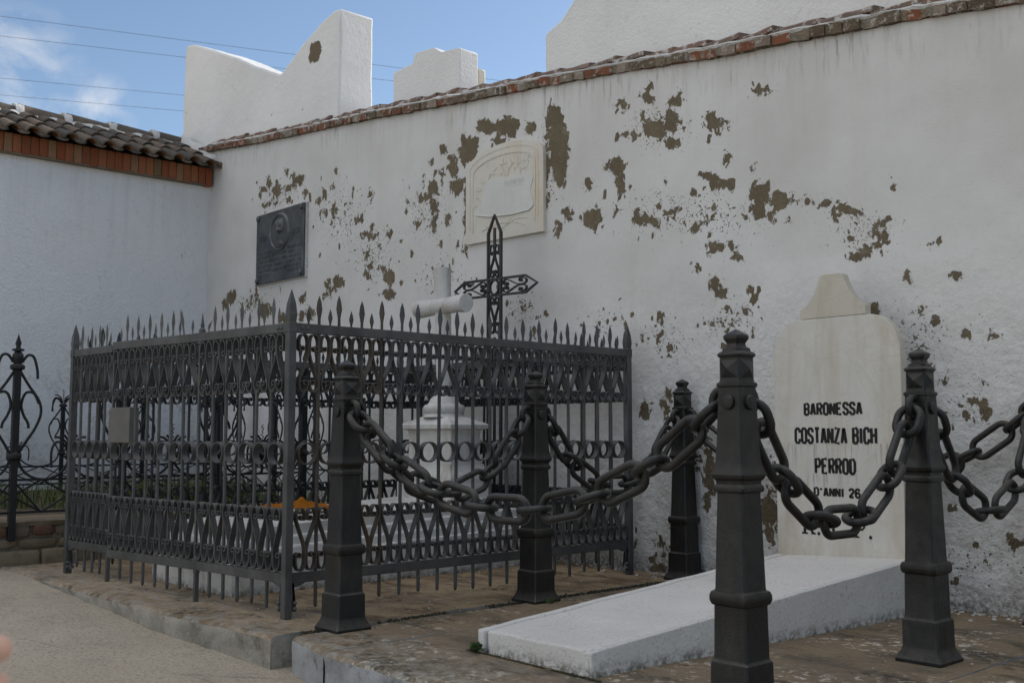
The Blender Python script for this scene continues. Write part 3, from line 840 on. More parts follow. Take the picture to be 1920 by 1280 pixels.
# ------------------------------------------------------------------ things on top of the wall
def outline_block(name, outline, y0, y1, mat, amp=.012, bev=.02, label='', cat='', sub=2):
    mb = MB()
    pts = []
    n = len(outline)
    for i in range(n):
        a, c = outline[i], outline[(i + 1) % n]
        k = max(1, int(math.hypot(c[0] - a[0], c[1] - a[1]) / .09))
        for j in range(k):
            t = j / k
            pts.append((a[0] + (c[0] - a[0]) * t, a[1] + (c[1] - a[1]) * t))
    mb.prism(pts, y0, y1)
    mb.jitter(amp, 3.5)
    mb.jitter(amp * .4, 14)
    return tag(mb.build(name, mat, smooth=35, bevel=bev), label, cat)
outline_block('parapet', [(-12.05, 3.9), (-12.0, 5.50), (-11.95, 5.57), (-11.75, 5.52), (-11.0, 5.215), (-10.29, 4.885), (-9.72, 4.635), (-9.675, 4.638), (-9.50, 4.72), (-9.235, 4.845), (-8.93, 4.945), (-8.66, 5.015), (-8.566, 5.0), (-8.57, 3.72)],
              5.45, 5.84, 'chipped', .010, .022, 'white parapet with a swooping notched top and one bare brown patch', 'parapet')
outline_block('stepped_parapet', [(-7.74, 3.6), (-7.745, 4.10), (-7.735, 4.155), (-7.45, 4.165), (-7.44, 4.20), (-7.43, 4.25), (-7.15, 4.225), (-7.06, 4.165), (-7.045, 4.155), (-6.80, 4.125), (-6.787, 4.11), (-6.787, 3.5)],
              5.50, 5.70, 'parapet', .005, .008, 'small white stepped block on the wall top between the two taller parapets', 'parapet')
outline_block('pillar', [(-6.99, 3.5), (-6.99, 4.02), (-6.80, 4.00), (-6.80, 3.5)], 5.71, 5.80, 'crest', .006, .012, 'narrow cream pillar showing just behind the small stepped block', 'pillar')
outline_block('gable_wall', [(-5.77, 3.3), (-5.785, 3.94), (-5.76, 3.965), (-5.62, 4.02), (-5.53, 4.09), (-5.46, 4.15), (-5.25, 4.32), (-5.0, 4.60), (-4.8, 4.95), (-4.7, 5.3), (2.5, 5.3), (2.5, 2.3), (-2, 2.9)],
              5.53, 6.0, 'parapet', .010, .02, 'tall white gable wall rising behind the brick coping at top right', 'wall')
outline_block('distant_gable', [(-15.2, 4.2), (-15.15, 5.0), (-13.9, 5.48), (-12.6, 5.0), (-12.55, 4.2)], 6.6, 6.9, 'parapet', .01, .02, 'low white gable peeking over the tiled roof behind the notched parapet', 'wall')

# ================================================================== building on the left
side = thing('side_building', 'white stuccoed building on the left with a brick cornice and clay tile roof', 'building', (-11.02, 0, 0))
sw = MB()
ys, zs = axis([(-6, 1.5, 12), (1.5, 5.36, 90)]), axis([(-.3, 3.658, 80)])
sw.v = [(.012 * mnoise.noise((y * 1.0, z * 1.0, 0)) + .004 * mnoise.noise((y * 6, z * 6, 3)), y, z) for z in zs for y in ys]
nc = len(ys)
sw.f = [(j * nc + i, j * nc + i + 1, (j + 1) * nc + i + 1, (j + 1) * nc + i) for j in range(len(zs) - 1) for i in range(nc - 1)]
sw.m = [0] * len(sw.f)
sw.box(-2.4, -.05, -6, 5.36, -.3, 3.60)
sw.build('wall', 'stucco', side, smooth=40, fix=False)
cor = MB()
y = -6.0
while y < 5.20:
    yy = y + .0845
    st = len(cor.v)
    o = random.uniform(-.004, .006)
    zb = 3.648 + random.uniform(-.008, .008)
    cor.box(-.05, .085 + o, y + .005, yy - .004, zb, 3.835)
    cor.jitter(.0025, 12, st)
    y = yy
cor.box(-.05, .09, 5.245, 5.315, 3.635, 3.83)
cor.build('brick_cornice', 'brick', side, bevel=.004)
mo = MB()
mo.box(-.04, .072, -6, 5.30, 3.638, 3.828)
mo.build('cornice_mortar', 'mortar', side)
# roof: rows of curved tiles laid up a slope, each tile a shell of its own inside the roof mesh
rf = MB()
EX, EZ, RX, RZ = .21, 3.800, -.80, 4.250        # eave and ridge, in the building's own x, z
sl = Vector((RX - EX, 0, RZ - EZ))
SL = sl.length
sl.normalize()
nrm = Vector((-sl.z, 0, sl.x)) * -1 if (-sl.z) > 0 else Vector((-sl.z, 0, sl.x))
nrm = Vector((abs(sl.z), 0, abs(sl.x)))
def tile(yc, s0, s1, up, r0, r1, h0, h1, lift0, lift1, th=.016, arcn=8):
    rings_o, rings_i = [], []
    ns = 3
    for k in range(ns + 1):
        t = k / ns
        r = r0 + (r1 - r0) * t
        hh = h0 + (h1 - h0) * t
        base = Vector((EX, yc, EZ)) + sl * (s0 + (s1 - s0) * t) + nrm * (lift0 + (lift1 - lift0) * t)
        ro, ri = [], []
        for j in range(arcn + 1):
            a = math.pi * j / arcn
            yy, zz = -math.cos(a), math.sin(a)
            sg = 1 if up else -1
            ro.append(base + Vector((0, yy * r, 0)) + nrm * (sg * zz * hh + (th if not up else 0) * 0))
            ri.append(base + Vector((0, yy * (r - th), 0)) + nrm * (sg * zz * (hh - th)))
        rings_o.append(ro)
        rings_i.append(ri)
    n = arcn + 1
    vs = [p for r in rings_o for p in r] + [p for r in rings_i for p in r]
    off = n * (ns + 1)
    fo, fi, fe = [], [], []
    for k in range(ns):
        for j in range(arcn):
            a, b2, c, d = k * n + j, k * n + j + 1, (k + 1) * n + j + 1, (k + 1) * n + j
            fo.append((a, b2, c, d))
            fi.append((a + off, d + off, c + off, b2 + off))
    for j in range(arcn):
        fe.append((j, j + off, j + 1 + off, j + 1))
        k0 = ns * n
        fe.append((k0 + j, k0 + j + 1, k0 + j + 1 + off, k0 + j + off))
    for k in range(ns):
        fe.append((k * n, (k + 1) * n, (k + 1) * n + off, k * n + off))
        e = n - 1
        fe.append((k * n + e, k * n + e + off, (k + 1) * n + e + off, (k + 1) * n + e))
    o = len(rf.v)
    rf.v += [tuple(p) for p in vs]
    for fl, mi in ((fo, 0), (fi, 1 if up else 0), (fe, 0)):
        rf.f += [tuple(i + o for i in f) for f in fl]
        rf.m += [mi] * len(fl)
pitch = .187
rowsn, exposed = 3, SL / 3
y = -6.0
while y < 5.42:
    for r in range(rowsn):
        j = random.uniform(-.006, .006)
        s0 = r * exposed - .02 + random.uniform(-.008, .008)
        top_ = min(s0 + exposed + .10, SL + .015)
        if y < 5.33:
            tile(y + pitch / 2 + j, s0 - .01, top_, False, .060, .050, .026, .024, .046, .034)
        tile(y + j, s0, top_, True, .074, .060, .066, .052, .046 + random.uniform(-.006, .006), .030)
    y += pitch
rf.build('roof', ['tile', 'tile_under'], side, smooth=45, fix=False)
rb = MB()
rb.prism([(.07, EZ - .010), (RX, RZ - .03), (RX - 1.0, RZ - .45), (-1.9, 3.6), (-.04, 3.6), (-.04, 3.82), (.07, 3.832)], -6, 5.36)
rbo = rb.build('roof_deck', 'mortar', side)
rg = MB()
y = -6.0
while y < 5.30:
    L = .50
    rings = []
    for k in range(4):
        t = k / 3
        rr = .132 - .022 * t
        rings.append([(RX + rr * math.cos(math.pi * j / 10) * 1.0, y + (L + .03) * t, RZ + .01 + rr * .95 * math.sin(math.pi * j / 10) + .015 * (1 - t)) for j in range(11)])
    st = len(rg.v)
    rg.loft(rings)
    rg.jitter(.004, 8, st)
    y += L
roof_o = [c for c in side.children if c.name.startswith('roof') and 'deck' not in c.name][0]
rg.build('ridge', 'tile', roof_o, smooth=45)
lm = MB()
ys = axis([(-6, 5.36, 420)])
rr = []
for s_, up_, am in ((.21, .05, .02), (.175, .11, .025), (.12, .125, .02), (.08, .11, .01)):
    rr.append([Vector((RX, yy, RZ)) - sl * (s_ + am * 1.6 * mnoise.noise((yy * 7, s_ * 9, 1))) + Vector((0, 0, up_ - .03 + am * mnoise.noise((yy * 11, s_ * 20, 2)))) for yy in ys])
nc = len(ys)
lm.v = [tuple(p) for r in rr for p in r]
lm.f = [(j * nc + i, j * nc + i + 1, (j + 1) * nc + i + 1, (j + 1) * nc + i) for j in range(3) for i in range(nc - 1)]
lm.m = [0] * len(lm.f)
y = -6.0
while y < 5.3:
    st = len(lm.v)
    rings = []
    for k in range(4):
        r_ = .137 + .006 * (k in (1, 2))
        rings.append([(RX + r_ * math.cos(math.pi * j / 10), y + (k - 1.5) * .026, RZ + .015 + r_ * .95 * math.sin(math.pi * j / 10)) for j in range(11)])
    lm.loft(rings)
    lm.jitter(.016, 16, st)
    y += .5
# lime fillet where the roof meets the wall, and a splash of lime on one tile
st = len(lm.v)
lm.loft([[(EX + sl.x * s_ - .03, 5.27, EZ + sl.z * s_ + .085), (EX + sl.x * s_, 5.36, EZ + sl.z * s_ + .085), (EX + sl.x * s_, 5.36, EZ + sl.z * s_ + .17), (EX + sl.x * s_ - .02, 5.29, EZ + sl.z * s_ + .12)] for s_ in np.linspace(.05, SL, 14)])
lm.jitter(.03, 9, st)
lm.build('lime_flashing', 'lime', roof_o, smooth=60)


# ================================================================== iron railing round the grave
FH = .126
def scroll_pts(s, h):
    k = s / .126
    v = h / .295
    tail = spiral(-.0390 * k, -.074 * v, .0170, .0055, 180, 520, 14, k)
    horn = arc(-.030 * k, -.050 * v, .026 * k, .045 * v, 180, 0, 10)
    mid = [(-.0045 * k, -.075 * v), (-.0045 * k, -.105 * v), (-.012 * k, -.132 * v), (-.028 * k, -.172 * v), (-.045 * k, -.212 * v), (-.0545 * k, -.238 * v)]
    bot = arc(-.0305 * k, -.250 * v, .0255 * k, .040 * v, 180, 345, 10)
    curl = spiral(-.0205 * k, -.248 * v, .0160, .0055, 0, 340, 14, k)
    return list(reversed(tail)) + horn + mid + bot + curl
def scroll_mesh(s, h, flip, mats, t=.0055, d=.035, z0=0.0):
    mb = MB()
    for sg in (1, -1):
        p = [(sg * u, (z if not flip else -h - z) + z0) for u, z in scroll_pts(s, h)]
        mb.ribbon(p, t, d)
    return mb.mesh('scroll', mats, 30)
def bar_mesh(mats, bent=False, zt=1.58, zb=.045):
    mb = MB()
    n = 8
    prof = [(.004, zb), (.0088, zb + .008), (.0095, zb + .03), (.0095, 1.40)]
    mb.lathe(prof, n)
    sp = [(.0095, 1.385), (.0088, 1.465), (.0180, zt - .068), (.0125, zt - .03), (.0012, zt)]
    st = len(mb.v)
    mb.loft([[(r, 0, z), (0, r * .5, z), (-r, 0, z), (0, -r * .5, z)] for r, z in sp])
    if bent:
        for i in range(st, len(mb.v)):
            x, y, z = mb.v[i]
            f = max(0, z - 1.40)
            mb.v[i] = (x + f * .42, y - f * .1, z)
    return mb.mesh('bar', mats, 40)
def spike_mesh(mats, bent=False):
    mb = MB()
    mb.loft([[(r, 0, z), (0, r * .5, z), (-r, 0, z), (0, -r * .5, z)] for r, z in [(.0065, 1.42), (.006, 1.440), (.0140, 1.468), (.0100, 1.487), (.001, 1.514)]])
    if bent:
        mb.v = [(x - max(0, z - 1.45) ** 1.4 * 1.6, y, z - max(0, z - 1.46) * .35) for x, y, z in mb.v]
    return mb.mesh('spike', mats, 40)
def ring_mesh(mats):
    mb = MB()
    mb.ribbon([(.0525 * math.cos(2 * math.pi * j / 28), .789 + .0525 * math.sin(2 * math.pi * j / 28)) for j in range(28)], .006, .036, closed=True)
    return mb.mesh('ring', mats, 40)
KIT = {}
for mk in ('grey_iron', 'rusty_iron', 'cross_iron'):
    KIT[mk] = dict(bar=bar_mesh(mk), spike=spike_mesh(mk), ring=ring_mesh(mk),
                   up=scroll_mesh(FH, .295, False, mk, z0=1.383), lo=scroll_mesh(FH, .312, True, mk, z0=.528))
BENT, BENT_SPIKE = bar_mesh('grey_iron', True), spike_mesh('grey_iron', True)
FO = Vector((-4.615, 2.68, 0))
fence = thing('iron_railing', 'grey wrought iron grave railing with spear points, scrolls and a row of rings', 'railing', FO)
def rails(parent, L, dz0, loc, rot, mk='grey_iron', i0=.0, i1=.0, plate=True):
    for nm, za, zb, th in (('top_rail', 1.383, 1.430, .034), ('bottom_rail', .166, .214, .026)):
        mb = MB()
        if nm == 'bottom_rail':
            mb.prism([(i0, za + .008), (i0, zb), (L - i1, zb), (L - i1, za + .008), (L - i1 - .03, za), (i0 + .03, za)], -th / 2, th / 2)
        else:
            mb.box(i0, L - i1, -th / 2, th / 2, za, zb)
            if plate:
                for u in (.055, .085):
                    st = len(mb.v)
                    mb.loft([[(u + r * math.cos(a * math.pi / 4), -th / 2 - d, (za + zb) / 2 + r * math.sin(a * math.pi / 4)) for a in range(8)] for r, d in ((.011, 0), (.010, .004), (.004, .007))])
                    st = len(mb.v)
                    mb.loft([[(u + r * math.cos(a * math.pi / 4), th / 2 + d, (za + zb) / 2 + r * math.sin(a * math.pi / 4)) for a in range(8)] for r, d in ((.011, 0), (.010, .004), (.004, .007))])
        o = mb.build(nm, mk, parent, bevel=.003, loc=loc, rotz=rot)
def infill(parent, base, direction, L, n, e0, e1, first_rusty=0, mk='grey_iron', skip_spike=(), bent=None, hook=None, ring=True):
    """n bars between e0 and L - e1 along a panel, with rings, scrolls and short spikes in each gap"""
    rot = math.atan2(direction.y, direction.x)
    s = (L - e0 - e1) / (n + 1)
    for i in range(n + 1):
        u = e0 + s * (i + .5)
        k = KIT['rusty_iron'] if i < first_rusty else KIT[mk]
        p = base + direction * u
        sc = min(1.06, s / FH)
        if i not in skip_spike:
            place('spike', BENT_SPIKE if i == hook else k['spike'], parent, p, rot)
        place('ring', k['ring'], parent, p, rot, sc)
        place('upper_scroll', k['up'], parent, p, rot, sc)
        place('lower_scroll', k['lo'], parent, p, rot, sc)
        if i < n:
            jl = Vector((0, 0, random.uniform(-.016, .008)))
            o = place('bar', BENT if i == bent else k['bar'], parent, base + direction * (u + s / 2) + jl, rot)
            o.rotation_euler.y = random.uniform(-.007, .007)
            o.rotation_euler.x = random.uniform(-.006, .006)
def post(parent, loc, mk='grey_iron', foot=True, hw=.0210, tip=1.595):
    mb = MB()
    mb.square([(hw, .0), (hw, 1.395)])
    mb.build('corner_post', mk, parent, bevel=.004, loc=loc)
    o = [c for c in parent.children if c.name.startswith('corner_post')][-1]
    f = MB()
    f.square([(.0180, 1.430), (.0215, 1.470), (.0165, 1.525), (.0012, tip)])
    f.build('finial', mk, parent, loc=loc)
    c = MB()
    c.box(-.0235, .0235, -.0235, .0235, 1.380, 1.433)
    c.build('collar', mk, parent, bevel=.004, loc=loc)
def bracket(parent, loc, rot, mk='grey_iron'):
    mb = MB()
    out = [(.027, .214), (.10, .214), (.10, .166)] + [(.055 + .045 * math.cos(R(a)), .105 + .045 * math.sin(R(a))) for a in (80, 110, 140, 165)] + [(.052, .03), (.027, .03)]
    mb.prism(out, -.012, .012)
    for z in (.045, .072):
        for sg in (-1, 1):
            mb.loft([[(.038 + r * math.cos(a * math.pi / 3), sg * d, z + r * math.sin(a * math.pi / 3)) for a in range(6)] for r, d in ((.011, .011), (.011, .020), (.006, .026))])
    mb.build('bracket', mk, parent, bevel=.002, loc=loc, rotz=rot)
def V2(x, y):
    return Vector((x - FO.x, y - FO.y, 0))
def seg(a, c):
    d = c - a
    L = d.length
    return d / L, L, math.atan2(d.y, d.x)
cA, cB = V2(-4.615, 2.68), V2(-4.615, 5.14)
hin, lat, far, bkl = V2(-5.41, 2.597), V2(-6.50, 2.548), V2(-7.057, 2.509), V2(-7.10, 5.14)
for p in (cA, cB, far, bkl):
    post(fence, p)
d, L, a = seg(cA, cB)
rails(fence, L, 0, cA, a)
infill(fence, cA, d, L, 18, .035, .030, first_rusty=4)
bracket(fence, cA, a); bracket(fence, cB, a + math.pi)
d, L, a = seg(cA, hin)
rails(fence, L, 0, cA, a)
infill(fence, cA, d, L, 5, .035, .0, hook=5)
bracket(fence, cA, a)
d, L, a = seg(far, lat)
rails(fence, L, 0, far, a, plate=False)
infill(fence, far, d, L, 4, .03, .0)
bracket(fence, far, a)
d, L, a = seg(far, bkl)
rails(fence, L, 0, far, a, plate=False)
infill(fence, far, d, L, 19, .035, .035, mk='cross_iron')
d, L, a = seg(bkl, cB)
rails(fence, L, 0, bkl, a, plate=False)
infill(fence, bkl, d, L, 18, .035, .035, mk='cross_iron')
for p in (hin, lat):                       # slim legs carrying the gate
    mb = MB()
    mb.square([(.011, 0), (.011, .20)])
    mb.build('gate_post', 'grey_iron', fence, loc=p)
# gate leaf, standing slightly ajar
gfree = V2(-6.30, 2.47)
d, L, a = seg(hin, gfree)
gm = MB()
for za, zb, th in ((1.383, 1.430, .030), (.166, .214, .024)):
    gm.box(.004, L, -th / 2, th / 2, za, zb)
gm.box(.004, .020, -.008, .008, .214, 1.383)
gm.box(L - .016, L, -.008, .008, .214, 1.383)
gate = gm.build('gate', 'grey_iron', fence, bevel=.003, loc=hin, rotz=a)
infill(gate, Vector((0, 0, 0)), Vector((1, 0, 0)), L, 6, .03, .011, bent=0)
for z, tip in ((1.41, True), (.19, False)):
    hg = MB()
    hg.lathe([(.016, z - .042), (.018, z - .039), (.018, z + .036), (.015, z + .041), (.009, z + .050), (.012, z + .062), (.008, z + .076), (.001, z + (.13 if tip else .095))], 10)
    hg.box(-.15, .15, -.021, -.014, z - .024, z + .024)
    for u in (-.125, -.075, .075, .125):
        hg.loft([[(u + r * math.cos(q * math.pi / 3), -.021 - dd, z + r * math.sin(q * math.pi / 3)) for q in range(6)] for r, dd in ((.012, 0), (.012, .006), (.005, .010))])
    hg.build('hinge', 'grey_iron', fence, bevel=.002, loc=hin, rotz=a)
lk = MB()
lk.box(L - .225, L - .012, -.040, .022, .835, 1.04)
lk.box(L - .012, L + .022, -.024, .012, .828, 1.028)
lko = lk.build('lock_box', 'box_metal', gate, bevel=.003)
kk = MB()
kk.loft([[(L - .075 + r * math.cos(q * math.pi / 4), -.040 - dd, .905 + r * math.sin(q * math.pi / 4)) for q in range(8)] for r, dd in ((.010, 0), (.010, .008), (.004, .010))])
kk.box(L - .08, L - .03, -.052, -.044, .900, .909)
kk.box(L - .0785, L - .0715, -.0425, -.0395, .870, .905)
kk.build('keyhole', 'ink', gate)
sl_ = MB()
sl_.box(L - .018, L - .008, -.0275, -.0245, .885, .965)
sl_.build('strike_slot', 'slot', gate)

# ================================================================== tomb inside the railing
tomb = thing('tomb', 'low stepped white tomb inside the iron railing with a sloping marble top', 'tomb', (0, 0, 0))
def wedge(mb, x0, x1, y0, y1, zb, zf, zr):
    mb.hexa([(x0, y0, zb), (x1, y0, zb), (x1, y1, zb), (x0, y1, zb)], [(x0, y0, zf), (x1, y0, zf), (x1, y1, zr), (x0, y1, zr)])
def grid_wedge(name, mat, x0, x1, y0, y1, zb, zf, zr, amp, bev):
    mb = MB()
    wedge(mb, x0, x1, y0, y1, zb, zf, zr)
    me = bmesh.new()
    o = mb.build(name, mat, tomb)
    me.from_mesh(o.data)
    bmesh.ops.subdivide_edges(me, edges=me.edges, cuts=18, use_grid_fill=True)
    for v in me.verts:
        v.co += mnoise.noise_vector(v.co * 7) * amp + mnoise.noise_vector(v.co * 19) * amp * .5
    me.to_mesh(o.data)
    me.free()
    if bev:
        bv = o.modifiers.new('bevel', 'BEVEL'); bv.width = bev; bv.segments = 2; bv.limit_method = 'ANGLE'; bv.angle_limit = R(40)
    return o
grid_wedge('base', 'base', -6.44, -5.41, 2.80, 4.98, -.01, .175, .265, .007, .006)
for nm, x0, x1, y0, y1, zb, zf, zr in (('step', -6.405, -5.445, 2.835, 4.97, .12, .235, .325), ('moulding', -6.385, -5.470, 2.86, 4.96, .18, .290, .385)):
    mb = MB(); wedge(mb, x0, x1, y0, y1, zb, zf, zr)
    mb.build(nm, 'tomb', tomb, bevel=.014)
mb = MB(); wedge(mb, -6.36, -5.495, 2.885, 4.95, .24, .352, .455)
mb.build('ledger', 'marble', tomb, bevel=.006)
cl = grid_mesh(list(np.linspace(-.24, .24, 44)), list(np.linspace(-.11, .11, 20)), lambda x, y: 0)
def clz(x, y):
    e = max(0, 1 - (x / .24) ** 2) * max(0, 1 - (y / .11) ** 2)
    return .012 + .045 * e ** .5 * (.7 + .6 * mnoise.noise((x * 9, y * 15, 2))) + .055 * math.exp(-((x - .03) / .035) ** 2 - ((y - .02) / .03) ** 2) + .008 * mnoise.noise((x * 40, y * 40, 1))
cl.v = [(x * (1 + .15 * mnoise.noise((y * 20, 1, 1))), y * (1 - .55 * abs(x / .24) ** 2) + .02 * mnoise.noise((x * 12, 3, 3)), clz(x, y)) for x, y, _ in cl.v]
tag(cl.build('cloth', 'cloth', smooth=60, loc=(-6.03, 3.56, .402), rotz=.75), 'crumpled orange cloth lying on the near end of the white tomb', 'cloth')

# log cross on its pedestal
cx, cy = -6.01, 4.74
lc = thing('log_cross', 'white marble cross carved as logs on a moulded pedestal inside the railing', 'cross', (cx, cy, 0))
p1 = MB()
p1.square([(1, .40), (1, .548)], rx=.31, ry=.185)
p1.build('plinth', 'marble', lc, bevel=.006)
p2 = MB()
p2.square([(1, .548), (1.01, .56), (1.01, .585), (.985, .600), (.94, .618), (.88, .640), (.855, .668), (.85, .677)], rx=.305, ry=.18)
p2.build('base_moulding', 'marble', lc, smooth=40)
p3 = MB()
p3.square([(1, .677), (1, .885), (1.015, .890), (1.02, .905), (1.05, .917)], rx=.245, ry=.130)
p3.build('die', 'marble', lc, bevel=.003)
p4 = MB()
p4.square([(1.0, .917), (1.09, .925), (1.10, .950), (1.05, .960), (.62, 1.002), (.58, 1.008)], rx=.265, ry=.155)
p4.build('cornice', 'marble', lc, smooth=35)
p5 = MB()
p5.lathe([(.15, 1.005), (.142, 1.02), (.13, 1.032), (.140, 1.040), (.150, 1.058), (.150, 1.075), (.138, 1.092), (.118, 1.098), (.105, 1.118), (.098, 1.135), (.080, 1.152), (.06, 1.165)], 28)
p5.build('column_base', 'marble', lc, smooth=40)
lg = MB()
pts, rs = [], []
for i in range(26):
    t = i / 25
    z = 1.15 + (2.083 - 1.15) * t
    pts.append((.004 * mnoise.noise((z * 3, 0, 0)) - .03 * t, .004 * mnoise.noise((z * 3, 5, 0)), z))
    rs.append(.053 + .010 * t + .003 * mnoise.noise((z * 8, 2, 2)))
lg.tube(pts, rs, 20)
lgo = lg.build('upright_log', 'marble', lc, smooth=40, bevel=.004)
ar = MB()
pts, rs = [], []
for i in range(20):
    t = i / 19
    pts.append((-.275 + .557 * t, -.03 + .0 * t, 1.80 + .004 * mnoise.noise((t * 4, 1, 1))))
    rs.append(.061 + .004 * math.cos(t * 6) + .003 * mnoise.noise((t * 9, 4, 4)))
ar.tube(pts, rs, 20)
ar.build('cross_log', 'marble', lc, smooth=40, bevel=.004)

# wrought iron cross
ic = thing('iron_cross', 'dark wrought iron cross with pointed arms and scrollwork, inside the railing by the wall', 'cross', (-5.795, 5.03, 0), R(8))
fr = MB()
w_, ah, zc = .060, .060, 1.945
zt0, zt1 = 2.345, 2.475
fr.ribbon([(-w_, 0.0), (-w_, zt0), (0, zt1), (w_, zt0), (w_, 0.0)], .017, .024)
fr.ribbon([(-.292, zc - ah), (-.392, zc), (-.292, zc + ah), (.292, zc + ah), (.398, zc), (.292, zc - ah)], .016, .022, closed=True)
fr.ribbon([(-w_, .5), (w_, .5)], .016, .022)
fr.build('frame', 'cross_iron', ic, bevel=.002)
rgm = MB()
rgm.ribbon([(  .046 * math.cos(2 * math.pi * j / 32), zc + .052 * math.sin(2 * math.pi * j / 32)) for j in range(32)], .008, .030, closed=True)
rgm.build('ring', 'cross_iron', ic, smooth=40)
def lyre(name, z0, h, flip, rot=None):
    mb = MB()
    for sg in (1, -1):
        p = [(sg * u, (z if not flip else -h - z)) for u, z in scroll_pts(.098, h)]
        if rot is None:
            p = [(u, z + z0) for u, z in p]
        else:
            p = [(rot * (-z) + rot * z0, zc + u) for u, z in p]
        mb.ribbon(p, .0075, .022)
    mb.build(name, 'cross_iron', ic, smooth=30)
lyre('scroll', zt0 - .085, .245, False)
lyre('scroll', zc - ah - .01, .27, True)
lyre('scroll', 0, .25, False, 1) if False else None
for sg in (1, -1):
    mb = MB()
    for s2 in (1, -1):
        pl = [(-u * 0 + z, u) for u, z in scroll_pts(.104, .225)]
        p = [(sg * (.305 + z), zc + s2 * u) for z, u in pl]
        mb.ribbon(p, .0075, .022)
    mb.build('scroll', 'cross_iron', ic, smooth=30)
sp_ = MB()
sp_.box(-.010, .010, -.006, .006, zt0 - .12, zt0 + .035)
sp_.box(-.009, .009, -.006, .006, .5, 1.58)
sp_.build('centre_bar', 'cross_iron', ic)

# ================================================================== bollards and chains
BP = [(.095, 0), (.095, .012), (.090, .020), (.078, .042), (.0745, .056), (.0735, .060), (.0725, .152), (.071, .160), (.066, .166), (.0645, .172), (.0625, .330), (.0625, .336), (.069, .340), (.0735, .352), (.0735, .368), (.069, .380), (.061, .384), (.0595, .390), (.0515, .690), (.0515, .694), (.0595, .698), (.0610, .708), (.0585, .716), (.0535, .722), (.0545, .732), (.063, .742), (.065, .752), (.062, .762), (.0575, .775), (.0545, .80), (.0515, .84), (.0455, 1.030), (.0455, 1.034), (.0495, 1.038), (.0495, 1.048), (.0425, 1.053), (.0410, 1.058), (.0405, 1.128), (.041, 1.132), (.0455, 1.136), (.0465, 1.142), (.043, 1.148), (.038, 1.152), (.036, 1.162), (.027, 1.168), (.024, 1.178), (.030, 1.188), (.0335, 1.194), (.0335, 1.204), (.028, 1.210), (.001, 1.226)]
def octo(h, c, z):
    k = h - c
    return [(-k, -h, z), (k, -h, z), (h, -k, z), (h, k, z), (k, h, z), (-k, h, z), (-h, k, z), (-h, -k, z)]
def bollard_parts(root, eyes, bosses):
    mb = MB()
    mb.loft([octo(h, min(h * .49, .0055), z) for h, z in BP if z <= .160])
    mb.build('base', 'black_iron', root, smooth=28)
    mb = MB()
    mb.loft([octo(h, min(h * .49, .006), z) for h, z in BP if .160 <= z <= 1.053])
    mb.build('shaft', 'black_iron', root, smooth=28)
    mb = MB()
    mb.loft([octo(h, h * .30 if z > 1.15 else .005, z) for h, z in BP if 1.053 <= z])
    for a in range(4):                                # diamond point on each face of the head
        mt = Matrix.Rotation(a * math.pi / 2, 4, 'Z')
        q = [(-.034, -.0405, 1.064), (.034, -.0405, 1.064), (.034, -.0405, 1.124), (-.034, -.0405, 1.124), (0, -.054, 1.094)]
        mb.add([mt @ Vector(v) for v in q], [(0, 1, 4), (1, 2, 4), (2, 3, 4), (3, 0, 4)])
    mb.build('cap', 'black_iron', root, smooth=25)
    for a in bosses:
        mb = MB()
        mt = Matrix.Rotation(a, 4, 'Z')
        mb.loft([[mt @ Vector((r * math.cos(k * math.pi / 10), -y, .985 + r * math.sin(k * math.pi / 10))) for k in range(20)] for r, y in ((.024, .044), (.024, .0535), (.021, .057), (.010, .0585))])
        mb.build('boss', 'black_iron', root, smooth=40)
    for a in eyes:                                    # half-buried ring that carries a chain
        mb = MB()
        mt = Matrix.Rotation(a, 4, 'Z')
        mb.tube([mt @ Vector((0, -.062 - .036 * math.cos(2 * math.pi * k / 22), .990 + .038 * math.sin(2 * math.pi * k / 22))) for k in range(22)], .0145, 10, closed=True)
        mb.build('eye_ring', 'chain_iron', root, smooth=60)
#   rotation a turns the -Y face: 0 -> -Y, pi/2 -> +X, pi -> +Y, -pi/2 -> -X
F_, X_, K_, N_ = 0.0, math.pi / 2, math.pi, -math.pi / 2
B_POS = [(-4.205, 2.738), (-4.222, 3.960), (-4.236, 5.225), (-2.106, 2.878), (-2.088, 4.070), (-2.080, 5.225)]
B_INFO = [
    ((X_, K_), (F_, N_), 'black iron bollard at the kerb, beside the front corner post of the railing'),
    ((F_, K_), (X_, N_), 'black iron bollard halfway along the right side of the railing'),
    ((F_, X_), (K_, N_), 'farthest black bollard, against the flaking wall left of the headstone'),
    ((N_, K_), (F_, X_), 'nearest and tallest looking black bollard, its foot cut off by the frame'),
    ((F_, K_), (X_, N_), 'black bollard right of the headstone, on the edge of the platform'),
    ((F_, N_), (X_, K_), 'black bollard against the wall just beyond the right edge of the view')]
for (x, y), (ey, bo, lab) in zip(B_POS, B_INFO):
    t = thing('bollard', lab, 'bollard', (x, y, 0), 0, 'black bollards round the white grave slab')
    bollard_parts(t, ey, bo)
WR = .0155                              # wire radius of the chain links
def link_mesh(LO, LW):
    mb = MB()
    hl, hw = LO / 2 - LW / 2, LW / 2 - WR
    pts = []
    for k in range(13):
        a = -math.pi / 2 + math.pi * k / 12
        pts.append((hl + hw * math.cos(a), hw * math.sin(a), 0))
    for k in range(13):
        a = math.pi / 2 + math.pi * k / 12
        pts.append((-hl + hw * math.cos(a), hw * math.sin(a), 0))
    mb.tube(pts, WR, 12, closed=True, up=(0, 0, 1))
    return mb.mesh('link', 'chain_iron', 60)
LONG, SHORT = link_mesh(.250, .124), link_mesh(.152, .120)
PL, PS = .250 - 4 * WR + .004, .152 - 4 * WR + .004
